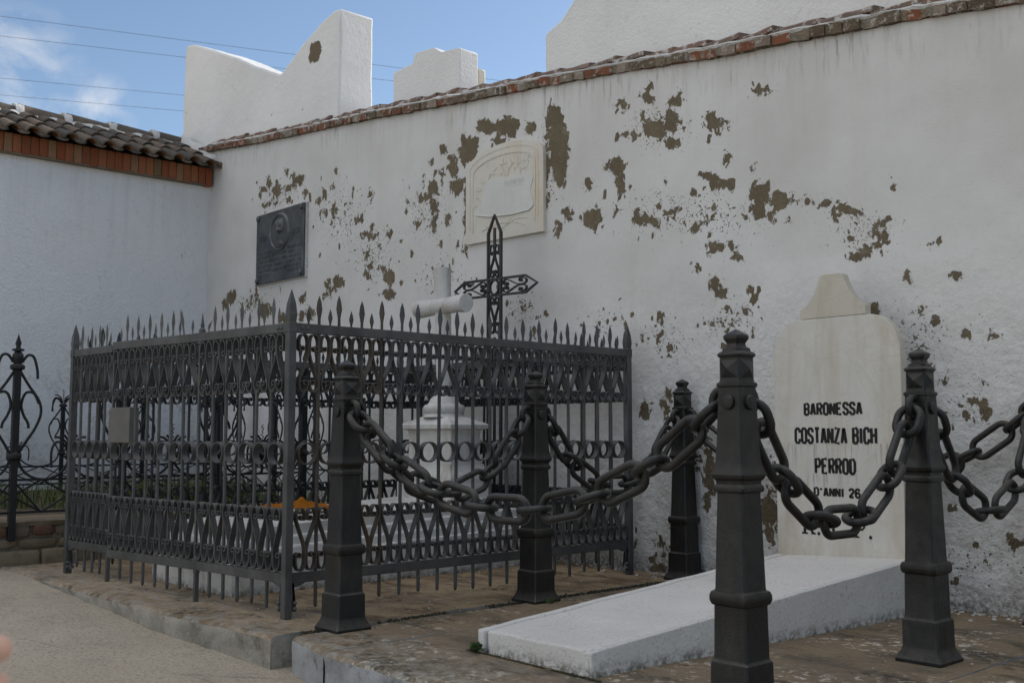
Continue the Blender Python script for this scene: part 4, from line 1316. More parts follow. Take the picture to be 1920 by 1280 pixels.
def chain(p0, p1, sag, label, roll=0.0):
    """long links standing upright alternate with short ones lying across"""
    p0, p1 = Vector(p0), Vector(p1)
    t = thing('chain', label, 'chain', p0, 0, 'black chains slung between the bollards')
    fine = []
    for i in range(401):
        s = i / 400
        q = p0.lerp(p1, s)
        u = 2 * s - 1
        q.z -= sag * (1 - (math.cosh(1.6 * u) - 1) / (math.cosh(1.6) - 1))
        fine.append(q)
    cum = [0]
    for a, c in zip(fine, fine[1:]):
        cum.append(cum[-1] + (c - a).length)
    m_ = max(2, round((cum[-1] - PS) / (PL + PS)))
    seq = [PS, PL] * m_ + [PS]
    k_ = cum[-1] / sum(seq)
    marks = [0]
    for q in seq:
        marks.append(marks[-1] + q * k_)
    nodes = []
    k = 0
    for dd in marks:
        dd = min(dd, cum[-1])
        while k < 399 and cum[k + 1] < dd:
            k += 1
        f = (dd - cum[k]) / max(1e-9, cum[k + 1] - cum[k])
        nodes.append(fine[k].lerp(fine[k + 1], f))
    hd = (p1 - p0)
    hd.z = 0
    side_ = Vector((-hd.y, hd.x, 0)).normalized()
    for i in range(len(seq)):
        a, c = nodes[i], nodes[i + 1]
        xax = (c - a).normalized()
        zax = side_ - xax * side_.dot(xax)
        zax.normalize()
        yax = zax.cross(xax)
        ang = (math.pi / 2 if i % 2 == 0 else 0) + roll * math.sin(i * 1.7 + p0.x)
        y2 = yax * math.cos(ang) + zax * math.sin(ang)
        z2 = xax.cross(y2)
        m = Matrix((xax, y2, z2)).transposed()
        o = bpy.data.objects.new('link', LONG if i % 2 else SHORT)
        COL.objects.link(o)
        o.parent = t
        o.rotation_euler = m.to_euler()
        o.location = (a + c) / 2 - p0
    return t
def eye(i, a):
    x, y = B_POS[i]
    dx, dy = {F_: (0, -1), X_: (1, 0), K_: (0, 1), N_: (-1, 0)}[a]
    return (x + dx * .085, y + dy * .085, .972)
chain(eye(0, X_), eye(3, N_), .385, 'nearest chain, with the biggest links, sagging across the front of the plot', .16)
chain(eye(0, K_), eye(1, F_), .385, 'chain hanging in front of the log cross pedestal, behind the nearest chain', .14)
chain(eye(1, K_), eye(2, F_), .385, 'chain hanging in front of the far end of the railing, up to the wall bollard', .14)
chain(eye(3, K_), eye(4, F_), .412, 'chain hanging across the lettered face of the headstone', .14)
chain(eye(4, K_), eye(5, F_), .42, 'lower chain sagging at the right edge, right of the headstone', .14)
chain(eye(2, X_), eye(5, N_), .37, 'thin distant chain along the wall, passing behind the headstone', .10)

# ================================================================== white slab and headstone
slab = thing('grave_slab', 'sloping white painted grave slab lying in front of the headstone', 'grave slab', (0, 0, 0))
def slab_piece(name, b4, t4, amp, cuts):
    mb = MB(); mb.hexa(b4, t4)
    o = mb.build(name, 'slab', slab)
    bm = bmesh.new(); bm.from_mesh(o.data)
    bmesh.ops.subdivide_edges(bm, edges=[e for e in bm.edges if e.calc_length() > .3], cuts=cuts, use_grid_fill=True)
    for v in bm.verts:
        if v.co.z > .02:
            v.co += mnoise.noise_vector(v.co * 6) * amp + mnoise.noise_vector(v.co * 18) * amp * .5
    bm.to_mesh(o.data); bm.free()
    bv = o.modifiers.new('bevel', 'BEVEL'); bv.width = .010; bv.segments = 3; bv.limit_method = 'ANGLE'; bv.angle_limit = R(40)
    return o
def sl_x(t, y):                 # left edge + t * width at depth y
    f = (y - 2.86) / (5.06 - 2.86)
    xl, xr = -3.392 + f * (-3.462 + 3.392), -2.757 + f * (-2.640 + 2.757)
    return xl + (xr - xl) * t
def sl_z(t, y):
    f = (y - 2.86) / (5.06 - 2.86)
    return .093 + f * ((.226 + t * .044) - .093)
def quad(t0, t1, y0, y1, dz=0.0):
    c = [(t0, y0), (t1, y0), (t1, y1), (t0, y1)]
    return [(sl_x(t, y), y, -.02) for t, y in c], [(sl_x(t, y), y, sl_z(t, y) + dz) for t, y in c]
slab_piece('slab_body', *quad(.075, .972, 2.868, 5.06), .004, 20)
slab_piece('side_kerb', *quad(0, .066, 2.855, 5.06, .003), .004, 20)
slab_piece('side_kerb', *quad(.976, 1.0, 2.862, 5.06, .0), .002, 20)
HY = 5.05
hs = thing('headstone', 'cream marble headstone with rounded shoulders and a black inscription', 'headstone', (-3.068, HY, 0))
hm = MB()
ol = [(-.372, .19), (.372, .19), (.378, 1.28)] + [(.203 + .175 * math.cos(R(a)), 1.300 + .205 * math.sin(R(a))) for a in range(6, 91, 7)] + [(-.203 + .175 * math.cos(R(a)), 1.300 + .205 * math.sin(R(a))) for a in range(90, 175, 7)] + [(-.378, 1.28)]
hm.prism(ol, 0, .062)
stone_o = hm.build('slab', 'headstone', hs, bevel=.004)
cr = MB()
lo_ = [(-.203, 1.508), (.190, 1.508), (.190, 1.555)]
right_c = smooth_path([(.190, 1.556), (.150, 1.578), (.108, 1.628), (.080, 1.682), (.062, 1.732)], 5)
left_c = [(-.013 - x, z) for x, z in reversed(right_c)]
cr.prism(lo_ + right_c + [(.045, 1.738), (-.060, 1.738)] + left_c, .004, .058)
cr.build('crest', 'crest', hs, bevel=.003)
GL = {
    'A': [[(0, 0), (.42, 1), (.58, 1), (1, 0)], [(.18, .28), (.82, .28)]],
    'B': [[(0, 0), (0, 1), (.72, 1), (1, .86), (1, .66), (.76, .53), (0, .53)], [(.76, .53), (1, .40), (1, .14), (.72, 0), (0, 0)]],
    'C': [[(1, .72), (1, .86), (.74, 1), (.26, 1), (0, .86), (0, .14), (.26, 0), (.74, 0), (1, .14), (1, .28)]],
    'D': [[(0, 0), (0, 1), (.68, 1), (1, .82), (1, .18), (.68, 0), (0, 0)]],
    'E': [[(1, 1), (0, 1), (0, 0), (1, 0)], [(0, .52), (.78, .52)]],
    'H': [[(0, 0), (0, 1)], [(1, 0), (1, 1)], [(0, .52), (1, .52)]],
    'I': [[(.5, 0), (.5, 1)]],
    'N': [[(0, 0), (0, 1)], [(0, 1), (1, 0)], [(1, 0), (1, 1)]],
    'O': [[(.26, 0), (0, .14), (0, .86), (.26, 1), (.74, 1), (1, .86), (1, .14), (.74, 0), (.26, 0)]],
    'P': [[(0, 0), (0, 1), (.72, 1), (1, .86), (1, .60), (.72, .46), (0, .46)]],
    'R': [[(0, 0), (0, 1), (.72, 1), (1, .86), (1, .64), (.72, .50), (0, .50)], [(.55, .50), (1, 0)]],
    'S': [[(1, .74), (1, .87), (.74, 1), (.26, 1), (0, .87), (0, .68), (.24, .56), (.76, .45), (1, .33), (1, .13), (.74, 0), (.26, 0), (0, .13), (0, .27)]],
    'T': [[(0, 1), (1, 1)], [(.5, 1), (.5, 0)]],
    'Z': [[(0, 1), (1, 1), (0, 0), (1, 0)]],
    '2': [[(0, .74), (0, .87), (.26, 1), (.74, 1), (1, .87), (1, .62), (0, .06), (0, 0), (1, 0)]],
    '6': [[(1, .80), (.76, 1), (.26, 1), (0, .82), (0, .14), (.26, 0), (.74, 0), (1, .14), (1, .42), (.74, .56), (0, .50)]],
    "'": [[(.5, 1), (.42, .72)]], '.': [[(.5, .0), (.5, .13)]], ' ': []}
NARROW = {'I': .34, "'": .42, '.': .45, ' ': .5}
def letters(mb, text, x0, x1, z0, h, th, depth, y0, gap=.30):
    ws = [NARROW.get(c, 1.0) for c in text]
    unit = (x1 - x0 - th) / (sum(ws) + gap * (len(text) - 1))
    x = x0 + th / 2
    for ci, (c, w0) in enumerate(zip(text, ws)):
        for si, st in enumerate(GL[c]):
            p = [(x + u * unit * w0, z0 + th / 2 + v * (h - th)) for u, v in st]
            k = len(mb.v)
            mb.ribbon(p, th if c != '.' else th * 1.3, depth, y0=y0 - .00007 * si - .00003 * ci)
        x += unit * (w0 + gap)
X0 = 3.068
for text, xa, xb, z0, h, th in (('BARONESSA', -3.258, -2.908, .982, .072, .0138), ('COSTANZA BICH', -3.319, -2.829, .830, .092, .0150), ('PERROD', -3.199, -2.953, .671, .089, .0152), ("D'ANNI 26", -3.208, -2.932, .552, .053, .0118)):
    mb = MB()
    letters(mb, text, xa + X0, xb + X0, z0, h, th, .003, -.0007, .62 if text != "COSTANZA BICH" else .60)
    mb.build('inscription', 'ink', stone_o)
mb = MB()
for ch, xa in (('R', -3.268), ('I', -3.095), ('P', -2.965)):
    xx, z0, h = xa + X0, .352, .088
    if ch == 'I':
        mb.ribbon([(xx, z0), (xx, z0 + h)], .015, .003, y0=-.0007)
    else:
        mb.ribbon([(xx, z0), (xx, z0 + h)], .015, .003, y0=-.0007)
        mb.ribbon([(xx, z0 + h - .004), (xx + .036, z0 + h - .004), (xx + .048, z0 + h - .018), (xx + .048, z0 + h - .034), (xx + .036, z0 + h * .48), (xx, z0 + h * .48)], .010, .003, y0=-.0008)
        if ch == 'R':
            mb.ribbon([(xx + .026, z0 + h * .48), (xx + .052, z0 + .004)], .013, .003, y0=-.0009)
            mb.ribbon([(xx + .040, z0 + .004), (xx + .066, z0 + .004)], .008, .003, y0=-.0010)
    mb.ribbon([(xx - .018, z0 + .004), (xx + .018, z0 + .004)], .008, .003, y0=-.0011)
    mb.ribbon([(xx - .018, z0 + h - .004), (xx + .010, z0 + h - .004)], .008, .003, y0=-.0012)
    dx = .085 if ch == 'R' else (.048 if ch == 'I' else .082)
    mb.ribbon([(xx + dx, z0 - .002), (xx + dx, z0 + .014)], .015, .003, y0=-.0007)
mb.build('inscription', 'ink', stone_o)

# ================================================================== plaques on the wall
bp = thing('bronze_plaque', 'dark bronze memorial plaque with a round portrait medallion, high on the wall', 'plaque', (-9.375, 5.33, 2.76))
mb = MB()
mb.box(-.475, .472, -.016, .06, -.365, .372)
mb.build('backing', 'lime', bp, bevel=.004)
mb = MB()
mb.box(-.465, .462, -.040, -.016, -.355, .364)
plate = mb.build('plate', 'bronze', bp, bevel=.006)
md = MB()
n1, n2 = 14, 36
RR = .182
def bust(u, v):
    g = lambda a, b, s, t=None: math.exp(-((u - a) / s) ** 2 - ((v - b) / (t or s)) ** 2)
    h = .042 * g(0, .035, .062, .082) + .022 * g(.012, .02, .016, .03) + .030 * g(0, .10, .07, .045) + .040 * g(0, -.13, .12, .055) + .018 * g(-.045, .06, .03, .06) + .014 * g(.05, .06, .03, .06)
    h -= .012 * g(-.025, .045, .014, .010) + .012 * g(.028, .045, .014, .010) + .008 * g(0, -.025, .025, .008)
    h += .010 * mnoise.noise((u * 45, v * 45, 2)) * g(0, .05, .10, .13) + .006 * mnoise.noise((u * 30, v * 60, 5)) * g(0, -.12, .12, .05)
    return h
vs = [(0, -.018 - bust(0, 0), .135)]
fs = []
for i in range(1, n1 + 9):
    r = RR * .86 * i / (n1 + 8)
    for j in range(n2 * 2):
        a = math.pi * j / n2
        u, v = r * math.cos(a), r * math.sin(a)
        vs.append((u, -.018 - bust(u, v), .135 + v))
nn = n2 * 2
for j in range(nn):
    fs.append((0, 1 + j, 1 + (j + 1) % nn))
for i in range(n1 + 7):
    for j in range(nn):
        a, c = 1 + i * nn + j, 1 + i * nn + (j + 1) % nn
        fs.append((a, a + nn, c + nn, c))
md.add(vs, fs)
md.loft([[(RR * k * math.cos(math.pi * j / n2), -y, .135 + RR * k * math.sin(math.pi * j / n2)) for j in range(nn)] for k, y in ((.86, .020), (.88, .042), (.93, .052), (1.0, .054), (1.05, .048), (1.09, .040))], cap=False)
md.build('medallion', 'bronze', bp, smooth=50, fix=False)
tx = MB()
def strip(x0, x1, z, w=.005):
    tx.box(x0, x1, -.0420, -.040, z - w / 2, z + w / 2)
def row(x0, x1, z, h):
    x = x0
    while x < x1:
        wd = random.uniform(.010, .020)
        if random.random() < .86:
            zz = z
            tx.box(x, x + .004, -.0418, -.040, zz, zz + h)
            if random.random() < .6:
                tx.box(x, x + wd * .7, -.0417, -.040, zz + h * random.choice((0, .45, .8)), zz + h * random.choice((0, .45, .8)) * .2 + h * .2 + .003) if False else tx.box(x + .004, x + wd * .7, -.0417, -.040, zz + h * .78, zz + h)
            else:
                tx.box(x + wd * .55, x + wd * .55 + .004, -.0418, -.040, zz, zz + h)
        x += wd + .004
for x0, x1 in ((-.42, -.20), (.21, .42)):
    strip(x0, x1, .165); strip(x0, x1, .035)
    row(x0 + .02, x1 - .02, .075, .060)
for x0, x1 in ((-.42, -.15), (-.12, .14), (.17, .42)):
    z = -.055 if x0 != -.12 else -.095
    while z > -.30:
        row(x0, x1, z, .030 if x0 == -.12 else .022)
        if random.random() < .6:
            strip(x0, x1, z - .013, .003)
        z -= .052 if x0 == -.12 else .046
tx.build('raised_text', 'bronze', plate)
for x, z in ((-.425, .325), (.425, .325), (-.425, -.318), (.425, -.318)):
    mb = MB()
    mb.loft([[(x + r * math.cos(k * math.pi / 7), -y, z + r * 1.1 * math.sin(k * math.pi / 7)) for k in range(14)] for r, y in ((.026, .040), (.026, .052), (.018, .060), (.006, .062))])
    mb.build('stud', 'bronze', bp, smooth=50)

mp = thing('marble_plaque', 'arched cream marble plaque with a carved scroll and lilies, above the iron cross', 'plaque', (-6.018, 5.345, 2.36))
mb = MB()
arch = [(-.447, .015), (.447, .0), (.447, .60)] + [(.447 * math.cos(R(a)) , .60 + .15 * math.sin(R(a))) for a in range(10, 171, 8)] + [(-.447, .585)]
mb.prism(arch, -.040, .05)
mb.build('slab', 'plaque_marble', mp, bevel=.004)
mb = MB()
inn = [(-.36, .10), (-.36, .50)] + [(.36 * math.cos(R(a)), .55 + .115 * math.sin(R(a))) for a in range(170, 9, -8)] + [(.36, .50), (.36, .10)]
mb.ribbon(inn, .016, .006, y0=-.0415)
mb.ribbon([(x * 1.09, .02 + z * 1.04) for x, z in inn], .008, .004, y0=-.041)
mb.build('border', 'plaque_marble', mp, smooth=50)
mb = MB()
sc_ = [(-.19, .49), (.02, .475), (.325, .455), (.315, .33), (.345, .22), (.30, .185), (.10, .185), (-.15, .205), (-.30, .225), (-.325, .26), (-.245, .335), (-.215, .42)]
mb.prism(smooth_path(sc_ + [sc_[0]], 5)[:-1], -.0445, -.040)
scroll_o = mb.build('scroll', 'scroll_marble', mp, bevel=.003)
mb = MB()
mb.tube([(-.31, -.042, .232), (-.15, -.044, .198), (.10, -.044, .178), (.30, -.043, .182), (.345, -.041, .215)], .007, 8)
mb.build('scroll_roll', 'scroll_marble', mp, smooth=60)
mb = MB()
letters(mb, 'TERESA', .02, .25, .405, .034, .005, .0012, -.0448)
mb.ribbon([(.06, .395), (.24, .387)], .003, .0012, y0=-.0448)
mb.build('inscription', 'faint', scroll_o)
rl = MB()
def stem(pts, r=.006):
    q = smooth_path([(x, -.041, z) for x, z in pts], 5)
    rl.tube(q, [r * (1 - .5 * i / len(q)) for i in range(len(q))], 6, flat=.8)
def leafr(x, z, a, L, wd):
    n = 8
    c, s = math.cos(R(a)), math.sin(R(a))
    rings = []
    for i in range(n + 1):
        t = i / n
        hw = wd * math.sin(math.pi * min(1, t * .92 + .06))
        px, pz = x + c * L * t, z + s * L * t
        rings.append([(px - s * hw, -.041, pz + c * hw), (px, -.0445, pz), (px + s * hw, -.041, pz - c * hw)])
    rl.loft(rings, closed=False, cap=False)
for x, z, a in ((-.02, .50, 95), (-.10, .52, 130), (-.17, .48, 150), (.06, .53, 70), (.13, .52, 60), (.20, .50, 55), (.25, .50, 75), (-.25, .42, 140), (-.29, .36, 120), (-.31, .30, 150), (.16, .55, 110), (.24, .56, 50)):
    leafr(x, z, a, .085, .013)
    leafr(x, z, a + 28, .07, .010)
    leafr(x, z, a - 26, .07, .010)
for pts in ([(-.24, .33), (-.30, .40), (-.27, .46)], [(-.20, .43), (-.15, .52), (-.06, .57)], [(.05, .48), (.09, .55), (.17, .60)], [(.20, .47), (.21, .54), (.26, .58)], [(.02, .49), (.0, .56), (.01, .63)], [(-.03, .585), (.05, .588)],
            [(-.24, .10), (-.05, .13), (.12, .12), (.25, .08)], [(-.20, .13), (.0, .10), (.15, .14), (.27, .13)], [(-.02, .08), (.10, .155)], [(-.13, .165), (.03, .08)]):
    stem(pts)
rl.build('relief', 'plaque_marble', mp, smooth=50)


# ================================================================== planted plot on the left: kerb wall and ornate railing
kw = thing('stone_wall', 'low rubble and brick kerb wall of the planted plot at the left', 'wall', (-7.70, 0, 0))
mb = MB()
mb.box(-.28, -.010, .9, 5.33, -.1, .285)
mb.jitter(.006, 6)
mb.build('mortar', 'mortar', kw)
def stones(mb, z0, z1, lo, hi, proud, y0=.9, y1=5.3):
    y = y0
    while y < y1:
        L = random.uniform(lo, hi)
        st = len(mb.v)
        a, c, zb, zt = y + .008, y + L - .008, z0 + random.uniform(0, .014), z1 - random.uniform(0, .02)
        pr_ = proud + random.uniform(-.006, .006)
        hs_ = min(1.0, (zt - zb) / .085)
        r_ = .014 * hs_
        rings = []
        for k, ins in ((-.03, 0), (pr_ - .014, 0), (pr_ - .004, .007 * hs_), (pr_, .018 * hs_)):
            rings.append([(k, a + ins + r_ * e1, zb + ins + r_ * e2) if False else (k, yy, zz) for yy, zz, e1, e2 in
                          [(a + ins, zb + ins + r_, 0, 0), (a + ins + r_, zb + ins, 0, 0), ((a + c) / 2, zb + ins - .004, 0, 0), (c - ins - r_, zb + ins, 0, 0), (c - ins, zb + ins + r_, 0, 0),
                           (c - ins, zt - ins - r_, 0, 0), (c - ins - r_, zt - ins, 0, 0), ((a + c) / 2, zt - ins + .004, 0, 0), (a + ins + r_, zt - ins, 0, 0), (a + ins, zt - ins - r_, 0, 0)]])
        mb.loft(rings)
        mb.jitter(.009, 13, st)
        y += L
mb = MB()
stones(mb, .185, .272, .12, .22, .012)
mb.build('brick_row', 'red_brick', kw, smooth=40)
mb = MB()
stones(mb, -.03, .10, .22, .42, .020)
stones(mb, .105, .18, .14, .30, .008)
mb.build('rubble', 'stone', kw, smooth=40)
mb = MB()
st = len(mb.v)
ys = axis([(.9, 5.33, 150)])
mb.loft([[(-.30, y, .26), (.012 + .012 * mnoise.noise((y * 6, 1, 1)), y, .262), (.018 + .014 * mnoise.noise((y * 5, 7, 1)), y, .292 + .006 * mnoise.noise((y * 9, 1, 3))), (-.05, y, .306 + .006 * mnoise.noise((y * 7, 4, 3))), (-.30, y, .31)] for y in ys])
mb.build('coping', 'stone', kw, smooth=50)

def ornate(label, X, y0, bay, n, ground, scale, short):
    t = thing('ornate_railing', label, 'railing', (X, y0, ground))
    k = scale
    def T(pts, r, name, flat=1.0, nseg=7):
        mb_ = MB()
        for q in pts:
            mb_.tube([(0 if len(p) == 2 else p[2], p[0], p[1]) for p in q], r, nseg)
        return mb_.build(name, 'dark_iron', t, smooth=50)
    g0 = 0.0
    R1, R2 = .41 * k, .19 * k                     # rail heights above the bed
    L = bay * n
    for i in range(n + 1):
        mb_ = MB()
        zb = -short if short else 0
        mb_.square([(.0225 * k, zb), (.0225 * k, 1.17 * k)], cy=i * bay)
        mb_.build('post', 'dark_iron', t, bevel=.003)
        mb_ = MB()
        yy = i * bay
        mb_.lathe([(.026 * k, .545 * k), (.046 * k, .555 * k), (.050 * k, .567 * k), (.046 * k, .580 * k), (.030 * k, .590 * k), (.026 * k, .600 * k)], 12, 0, yy)
        crown = [(.028, 1.155), (.048, 1.165), (.050, 1.180), (.044, 1.192), (.026, 1.200)]
        if k == 1.0:
            crown += [(.030, 1.215), (.038, 1.235), (.036, 1.262), (.024, 1.278), (.020, 1.285), (.040, 1.290), (.040, 1.300), (.018, 1.306), (.014, 1.320), (.021, 1.338), (.001, 1.405)]
        mb_.lathe([(r * k, z * k) for r, z in crown], 12, 0, yy)
        mb_.build('finial', 'dark_iron', t, smooth=40)
        sc = []
        for sg in (1, -1):
            if (i == 0 and sg < 0) or (i == n and sg > 0):
                continue
            f = lambda u, z: (yy + sg * u * k, z * k)
            sc.append(smooth_path([f(.020, 1.15), f(.075, 1.06), (f(.150, .95)), f(.165, .86), f(.13, .76), f(.075, .67), f(.028, .59)], 5))
            sc.append(smooth_path([f(.150, .93), f(.115, 1.0), f(.060, 1.0), f(.034, .92), f(.052, .85), f(.080, .80), f(.088, .76)], 5))
            sc.append(smooth_path([f(.028, 1.21), f(.065, 1.26), f(.105, 1.25), f(.130, 1.17), f(.136, 1.10)], 5))
        if sc:
            T(sc, .0095 * k, 'side_scroll')
        if k != 1.0:
            up = []
            for sg in (1, -1):
                f = lambda u, z: (yy + sg * u * k, (z + .61) * k)
                up.append(smooth_path([f(.015, .59), f(.045, .65), f(.095, .665), f(.125, .62), f(.130, .54), f(.122, .49)], 5))
                up.append(smooth_path([f(.010, .60), f(.030, .66), f(.070, .695), f(.105, .70)], 5))
            T(up, .0085 * k, 'leaf')
            T([[(yy + .008 * k * (1 if j % 2 else -1), (1.20 + .016 * j) * k, .006 * (1 if j % 4 < 2 else -1)) for j in range(12)]], .0045 * k, 'twisted_stem', nseg=6)
    for i in range(n):
        yy = i * bay
        for z in (R1, R2):
            mb_ = MB()
            mb_.box(-.006, .006, yy + .0225 * k, yy + bay - .0225 * k, z - .008, z + .008)
            mb_.build('rail', 'dark_iron', t)
        h = bay / 2
        br = []
        zm = (R1 + R2) / 2
        for q in (0, 1):
            a = yy + q * h
            br += [[(a, zm), (a + h / 2, R1)], [(a + h / 2, R1), (a + h, zm)], [(a, zm), (a + h / 2, R2)], [(a + h / 2, R2), (a + h, zm)]]
        br += [[(yy, R1), (yy + h / 2, R2)], [(yy + bay, R1), (yy + bay - h / 2, R2)]]
        T(br, .0075 * k, 'brace', nseg=6)
        c = yy + h
        sw_ = []
        for a, b_ in ((yy + .02, c), (c, yy + bay - .02)):
            m, rx = (a + b_) / 2, (b_ - a) / 2
            sw_.append([(m + rx * .95 * math.cos(R(q)), .565 * k + .155 * k * math.sin(R(q))) for q in range(180, 361, 15)])
        T(sw_, .0095 * k, 'swag')
        mb_ = MB()
        mb_.lathe([(.010 * k, R1), (.012 * k, .53 * k), (.040 * k, .555 * k), (.044 * k, .570 * k), (.030 * k, .582 * k), (.026 * k, .60 * k), (.012 * k, .63 * k)], 10, 0, c)
        mb_.build('cup', 'dark_iron', t, smooth=40)
        lv = []
        for sg in (1, -1):
            f = lambda u, z: (c + sg * u * k, z * k)
            lv.append(smooth_path([f(.015, .59), f(.045, .65), f(.095, .665), f(.125, .62), f(.130, .54), f(.122, .49)], 5))
            lv.append(smooth_path([f(.010, .60), f(.030, .66), f(.070, .695), f(.105, .70)], 5))
            lv.append(smooth_path([f(.006, .60), f(.015, .67), f(.045, .715)], 5))
        T(lv, .0085 * k, 'leaf')
        T([[(c + .008 * k * (1 if j % 2 else -1), (.62 + .016 * j) * k, .006 * (1 if j % 4 < 2 else -1)) for j in range(12)]], .0045 * k, 'twisted_stem', nseg=6)
    return t
ornate('black ornate railing with spiked posts and curled leaves, in front on the low kerb wall', -7.69, .85, .75, 5, .165, 1.0, .0)
ornate('black ornate railing at the back of the planted plot, close to the left building', -10.62, 2.08, .80, 4, .27, .76, .0)
ornate('short black ornate railing across the back of the planted plot, along the long wall', -7.69, 5.16, .73, 4, .24, .80, .0).rotation_euler.z = math.pi / 2

# grass in the plot
gr = MB()
rnd = random.Random(5)
for i in range(5200):
    x = rnd.uniform(-10.9, -8.0)
    y = rnd.uniform(1.4, 5.3)
    if mnoise.noise((x * 1.3, y * 1.3, 0)) < -.12 + .25 * (x > -8.6):
        continue
    a, L, ln = rnd.uniform(0, 6.28), rnd.uniform(.07, .24), rnd.uniform(.03, .13)
    wd = rnd.uniform(.003, .007)
    c, s = math.cos(a), math.sin(a)
    z0 = .29
    pts = [(0, 0), (ln * .25, L * .5), (ln * .7, L * .85), (ln * 1.3, L * .92)]
    vs = []
    for q, (u, z) in enumerate(pts):
        w2 = wd * (1 - q / 3.2)
        vs += [(x + c * u - s * w2, y + s * u + c * w2, z0 + z), (x + c * u + s * w2, y + s * u - c * w2, z0 + z)]
    gr.add(vs, [(0, 1, 3, 2), (2, 3, 5, 4), (4, 5, 7, 6)])
struct(gr.build('grass', 'grass', fix=False), 'stuff')
for k, (x, y, z, lab) in enumerate(((-9.6, 3.62, .46, 'small magenta flower in the grass, the lower and more leftward one'), (-9.9, 4.16, .50, 'small pale pink flower in the grass, the higher and more rightward one'))):
    t = thing('flower', lab, 'flower', (x, y, .28), 0, 'flowers in the planted plot')
    mb = MB(); mb.tube([(0, 0, 0), (.01, .0, .08), (.0, .01, z - .28)], .003, 6)
    mb.build('stem', 'grass', t)
    mb = MB()
    for a in range(6):
        m = Matrix.Translation((0, .01, z - .28)) @ Matrix.Rotation(a * math.pi / 3, 4, 'Z')
        mb.add([m @ Vector(v) for v in ((0, 0, 0), (.014, -.008, .006), (.026, 0, .012), (.014, .008, .006))], [(0, 1, 2, 3)])
    mb.lathe([(.001, z - .285), (.006, z - .28), (.004, z - .27)], 8, 0, .01)
    mb.build('blossom', 'pink', t)
def weed(name, loc, n, size, lab, seed):
    rr = random.Random(seed)
    mb = MB()
    for i in range(n):
        a, e, L = rr.uniform(0, 6.28), rr.uniform(.3, 1.4), size * rr.uniform(.5, 1.1)
        d_ = Vector((math.cos(a) * math.cos(e), math.sin(a) * math.cos(e), math.sin(e)))
        s_ = d_.orthogonal().normalized() * L * .22
        b0 = Vector((rr.uniform(-1, 1) * size * .35, rr.uniform(-1, 1) * size * .35, rr.uniform(0, size * .3)))
        up = Vector((0, 0, -L * .12))
        mb.add([b0, b0 + d_ * L * .5 + s_, b0 + d_ * L + up, b0 + d_ * L * .5 - s_], [(0, 1, 2, 3)])
    return tag(mb.build(name, 'leaf', fix=False, loc=loc), lab, 'weed')
weed('weed', (-3.385, 2.845, .005), 55, .040, 'small green weed sprouting at the near left corner of the white slab', 3)
weed('weed', (-11.02, 5.42, 4.06), 60, .10, 'tuft of green weed growing in the roof corner under the notched parapet', 4)
weed('weed', (-4.10, 3.95, .0), 26, .035, 'tiny weed in the pavement joint beside the middle railing bollard', 8)

# debris: plaster chips along the foot of the wall and moss crumbs in the joints
ch = MB()
rnd = random.Random(11)
for i in range(900):
    if i < 520:
        x = rnd.uniform(-6.5, -1.0); y = 5.33 - abs(rnd.gauss(0, .09)) - .01
    else:
        x = rnd.uniform(-7.0, -1.9); y = rnd.uniform(2.5, 5.3)
        if -3.5 < x < -2.6 and y > 2.8: continue
    s_ = rnd.uniform(.003, .011) if i < 520 else rnd.uniform(.002, .006)
    st = len(ch.v)
    a = rnd.uniform(0, 3)
    m = Matrix.Translation((x, y, .003 + s_ * .2)) @ Matrix.Rotation(a, 4, 'Z')
    ch.hexa([m @ Vector(v) for v in ((-s_, -s_ * .7, -s_ * .3), (s_, -s_ * .6, -s_ * .3), (s_ * .8, s_ * .7, -s_ * .3), (-s_ * .7, s_, -s_ * .3))],
            [m @ Vector(v) for v in ((-s_ * .7, -s_ * .5, s_ * .4), (s_ * .6, -s_ * .5, s_ * .3), (s_ * .5, s_ * .5, s_ * .4), (-s_ * .5, s_ * .6, s_ * .25))])
for i in range(260):
    x, y = rnd.uniform(-8.0, -3.6), rnd.uniform(1.0, 2.5)
    if y > (fy1(x) if x < -4.25 else fy2(x)) - .02: continue
    s_ = rnd.uniform(.0015, .0042)
    m = Matrix.Translation((x, y, gz(x) + .010 * mnoise.noise((x * 1.1, y * 1.1, 0)) + .001)) @ Matrix.Rotation(rnd.uniform(0, 3), 4, 'Z')
    ch.hexa([m @ Vector(v) for v in ((-s_, -s_ * .7, -s_ * 1.5), (s_, -s_ * .6, -s_ * 1.5), (s_ * .8, s_ * .7, -s_ * 1.5), (-s_ * .7, s_, -s_ * 1.5))],
            [m @ Vector(v) for v in ((-s_ * .7, -s_ * .5, s_ * .3), (s_ * .6, -s_ * .5, s_ * .2), (s_ * .5, s_ * .5, s_ * .3), (-s_ * .5, s_ * .6, s_ * .2))], 1)
struct(ch.build('debris', ['chips', 'grit'], fix=False), 'stuff')
mo_ = MB()
for i in range(900):
    if i < 550:
        t_ = rnd.random(); x = -4.235 + rnd.gauss(0, .016); y = 2.55 + 2.7 * t_
        if mnoise.noise((y * 3, 2, 2)) < -.1: continue
    else:
        x = rnd.uniform(-3.45, -2.7); y = 2.855 + abs(rnd.gauss(0, .004)) - .012
        if mnoise.noise((x * 9, 2, 2)) < -.15: continue
    s_ = rnd.uniform(.003, .009)
    mo_.lathe([(s_ * .3, -.004), (s_, .0), (s_ * .8, s_ * .5), (s_ * .1, s_ * .8)], 5, x, y)
struct(mo_.build('moss', 'moss', fix=False), 'stuff')

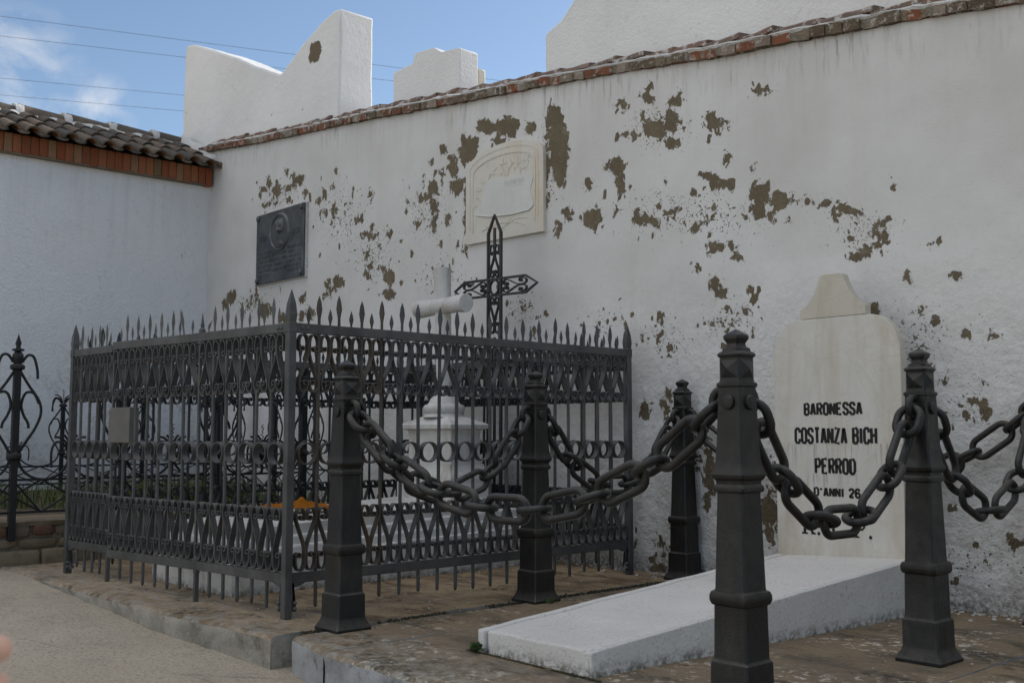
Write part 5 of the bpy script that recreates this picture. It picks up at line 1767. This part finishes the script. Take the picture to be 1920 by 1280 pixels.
# ================================================================== overhead cables
for (a, b_, z), lab in (((( -34.75, 9.67), (-28.61, 25.66), 14.0), 'highest thin cable crossing the sky'),
                        (((-36.50, 10.18), (-31.41, 22.37), 14.0), 'second thin cable from the top crossing the sky'),
                        (((-40.87, 11.47), (-38.17, 17.32), 14.0), 'third thin cable from the top, ending behind the notched parapet'),
                        (((-42.95, 12.08), (-40.08, 18.20), 14.0), 'lowest thin cable crossing the sky above the tiled roof')):
    a, b_ = Vector((a[0], a[1], z)), Vector((b_[0], b_[1], z))
    d = (b_ - a).normalized()
    p, q = a - d * 12, b_ + d * 30
    mb = MB()
    mb.tube([p.lerp(q, i / 30) + Vector((0, 0, -.15 * (1 - (2 * i / 30 - 1) ** 2))) - p for i in range(31)], .0065, 6)
    tag(mb.build('power_line', 'wire', loc=tuple(p)), lab, 'cable', 'overhead cables')

# ================================================================== hand of the person beside the camera
def hand():
    me = bpy.data.meshes.new('person')
    V, E_, RD = [], [], []
    def addv(p, r, par=None):
        V.append(Vector(p)); RD.append(r)
        if par is not None:
            E_.append((par, len(V) - 1))
        return len(V) - 1
    # local frame: x towards the fingertips (picture right), z up, y away from the lens
    w0 = addv((-.17, 0, -.02), .030)
    f1 = addv((-.30, -.02, -.07), .036, w0)
    addv((-.48, -.05, -.16), .044, f1)
    palm = addv((-.115, 0, 0), .033, w0)
    k = []
    for i, z in enumerate((.028, .0092, -.0096, -.0284)):
        k.append(addv((-.070, .004 * (i - 1.5), z), .0125, palm))
    tips = []
    for i, (kn, L, dz) in enumerate(zip(k, (.96, .92, .92, .74), (.004, .002, -.002, -.004))):
        b0 = V[kn]
        p1 = addv((b0.x + .034 * L, b0.y + .012, b0.z + dz * .6), .0095, kn)
        p2 = addv((b0.x + .052 * L, b0.y + .026, b0.z + dz * 1.0), .0088, p1)
        p3 = addv((b0.x + .060 * L, b0.y + .042, b0.z + dz * 1.2), .0078, p2)
    t1 = addv((-.105, -.022, .036), .014, palm)
    t2 = addv((-.070, -.030, .052), .011, t1)
    addv((-.045, -.022, .058), .009, t2)
    me.from_pydata([tuple(v) for v in V], E_, [])
    o = bpy.data.objects.new('person', me)
    COL.objects.link(o)
    sk = o.modifiers.new('skin', 'SKIN')
    for i, r in enumerate(RD):
        me.skin_vertices[0].data[i].radius = (r, r)
    me.skin_vertices[0].data[0].use_root = True
    sk.use_smooth_shade = True
    sb = o.modifiers.new('subdivision', 'SUBSURF')
    sb.levels = sb.render_levels = 2
    me.materials.append(M['skin'])
    return o
h = hand()
rt = Vector((.668, .744, 0))
h.rotation_euler.z = math.atan2(.744, .668)
h.location = (-.6098, .1835, .7292)
tag(h, 'hand of a person at the lower left edge, only blurred fingertips reaching into view', 'person')
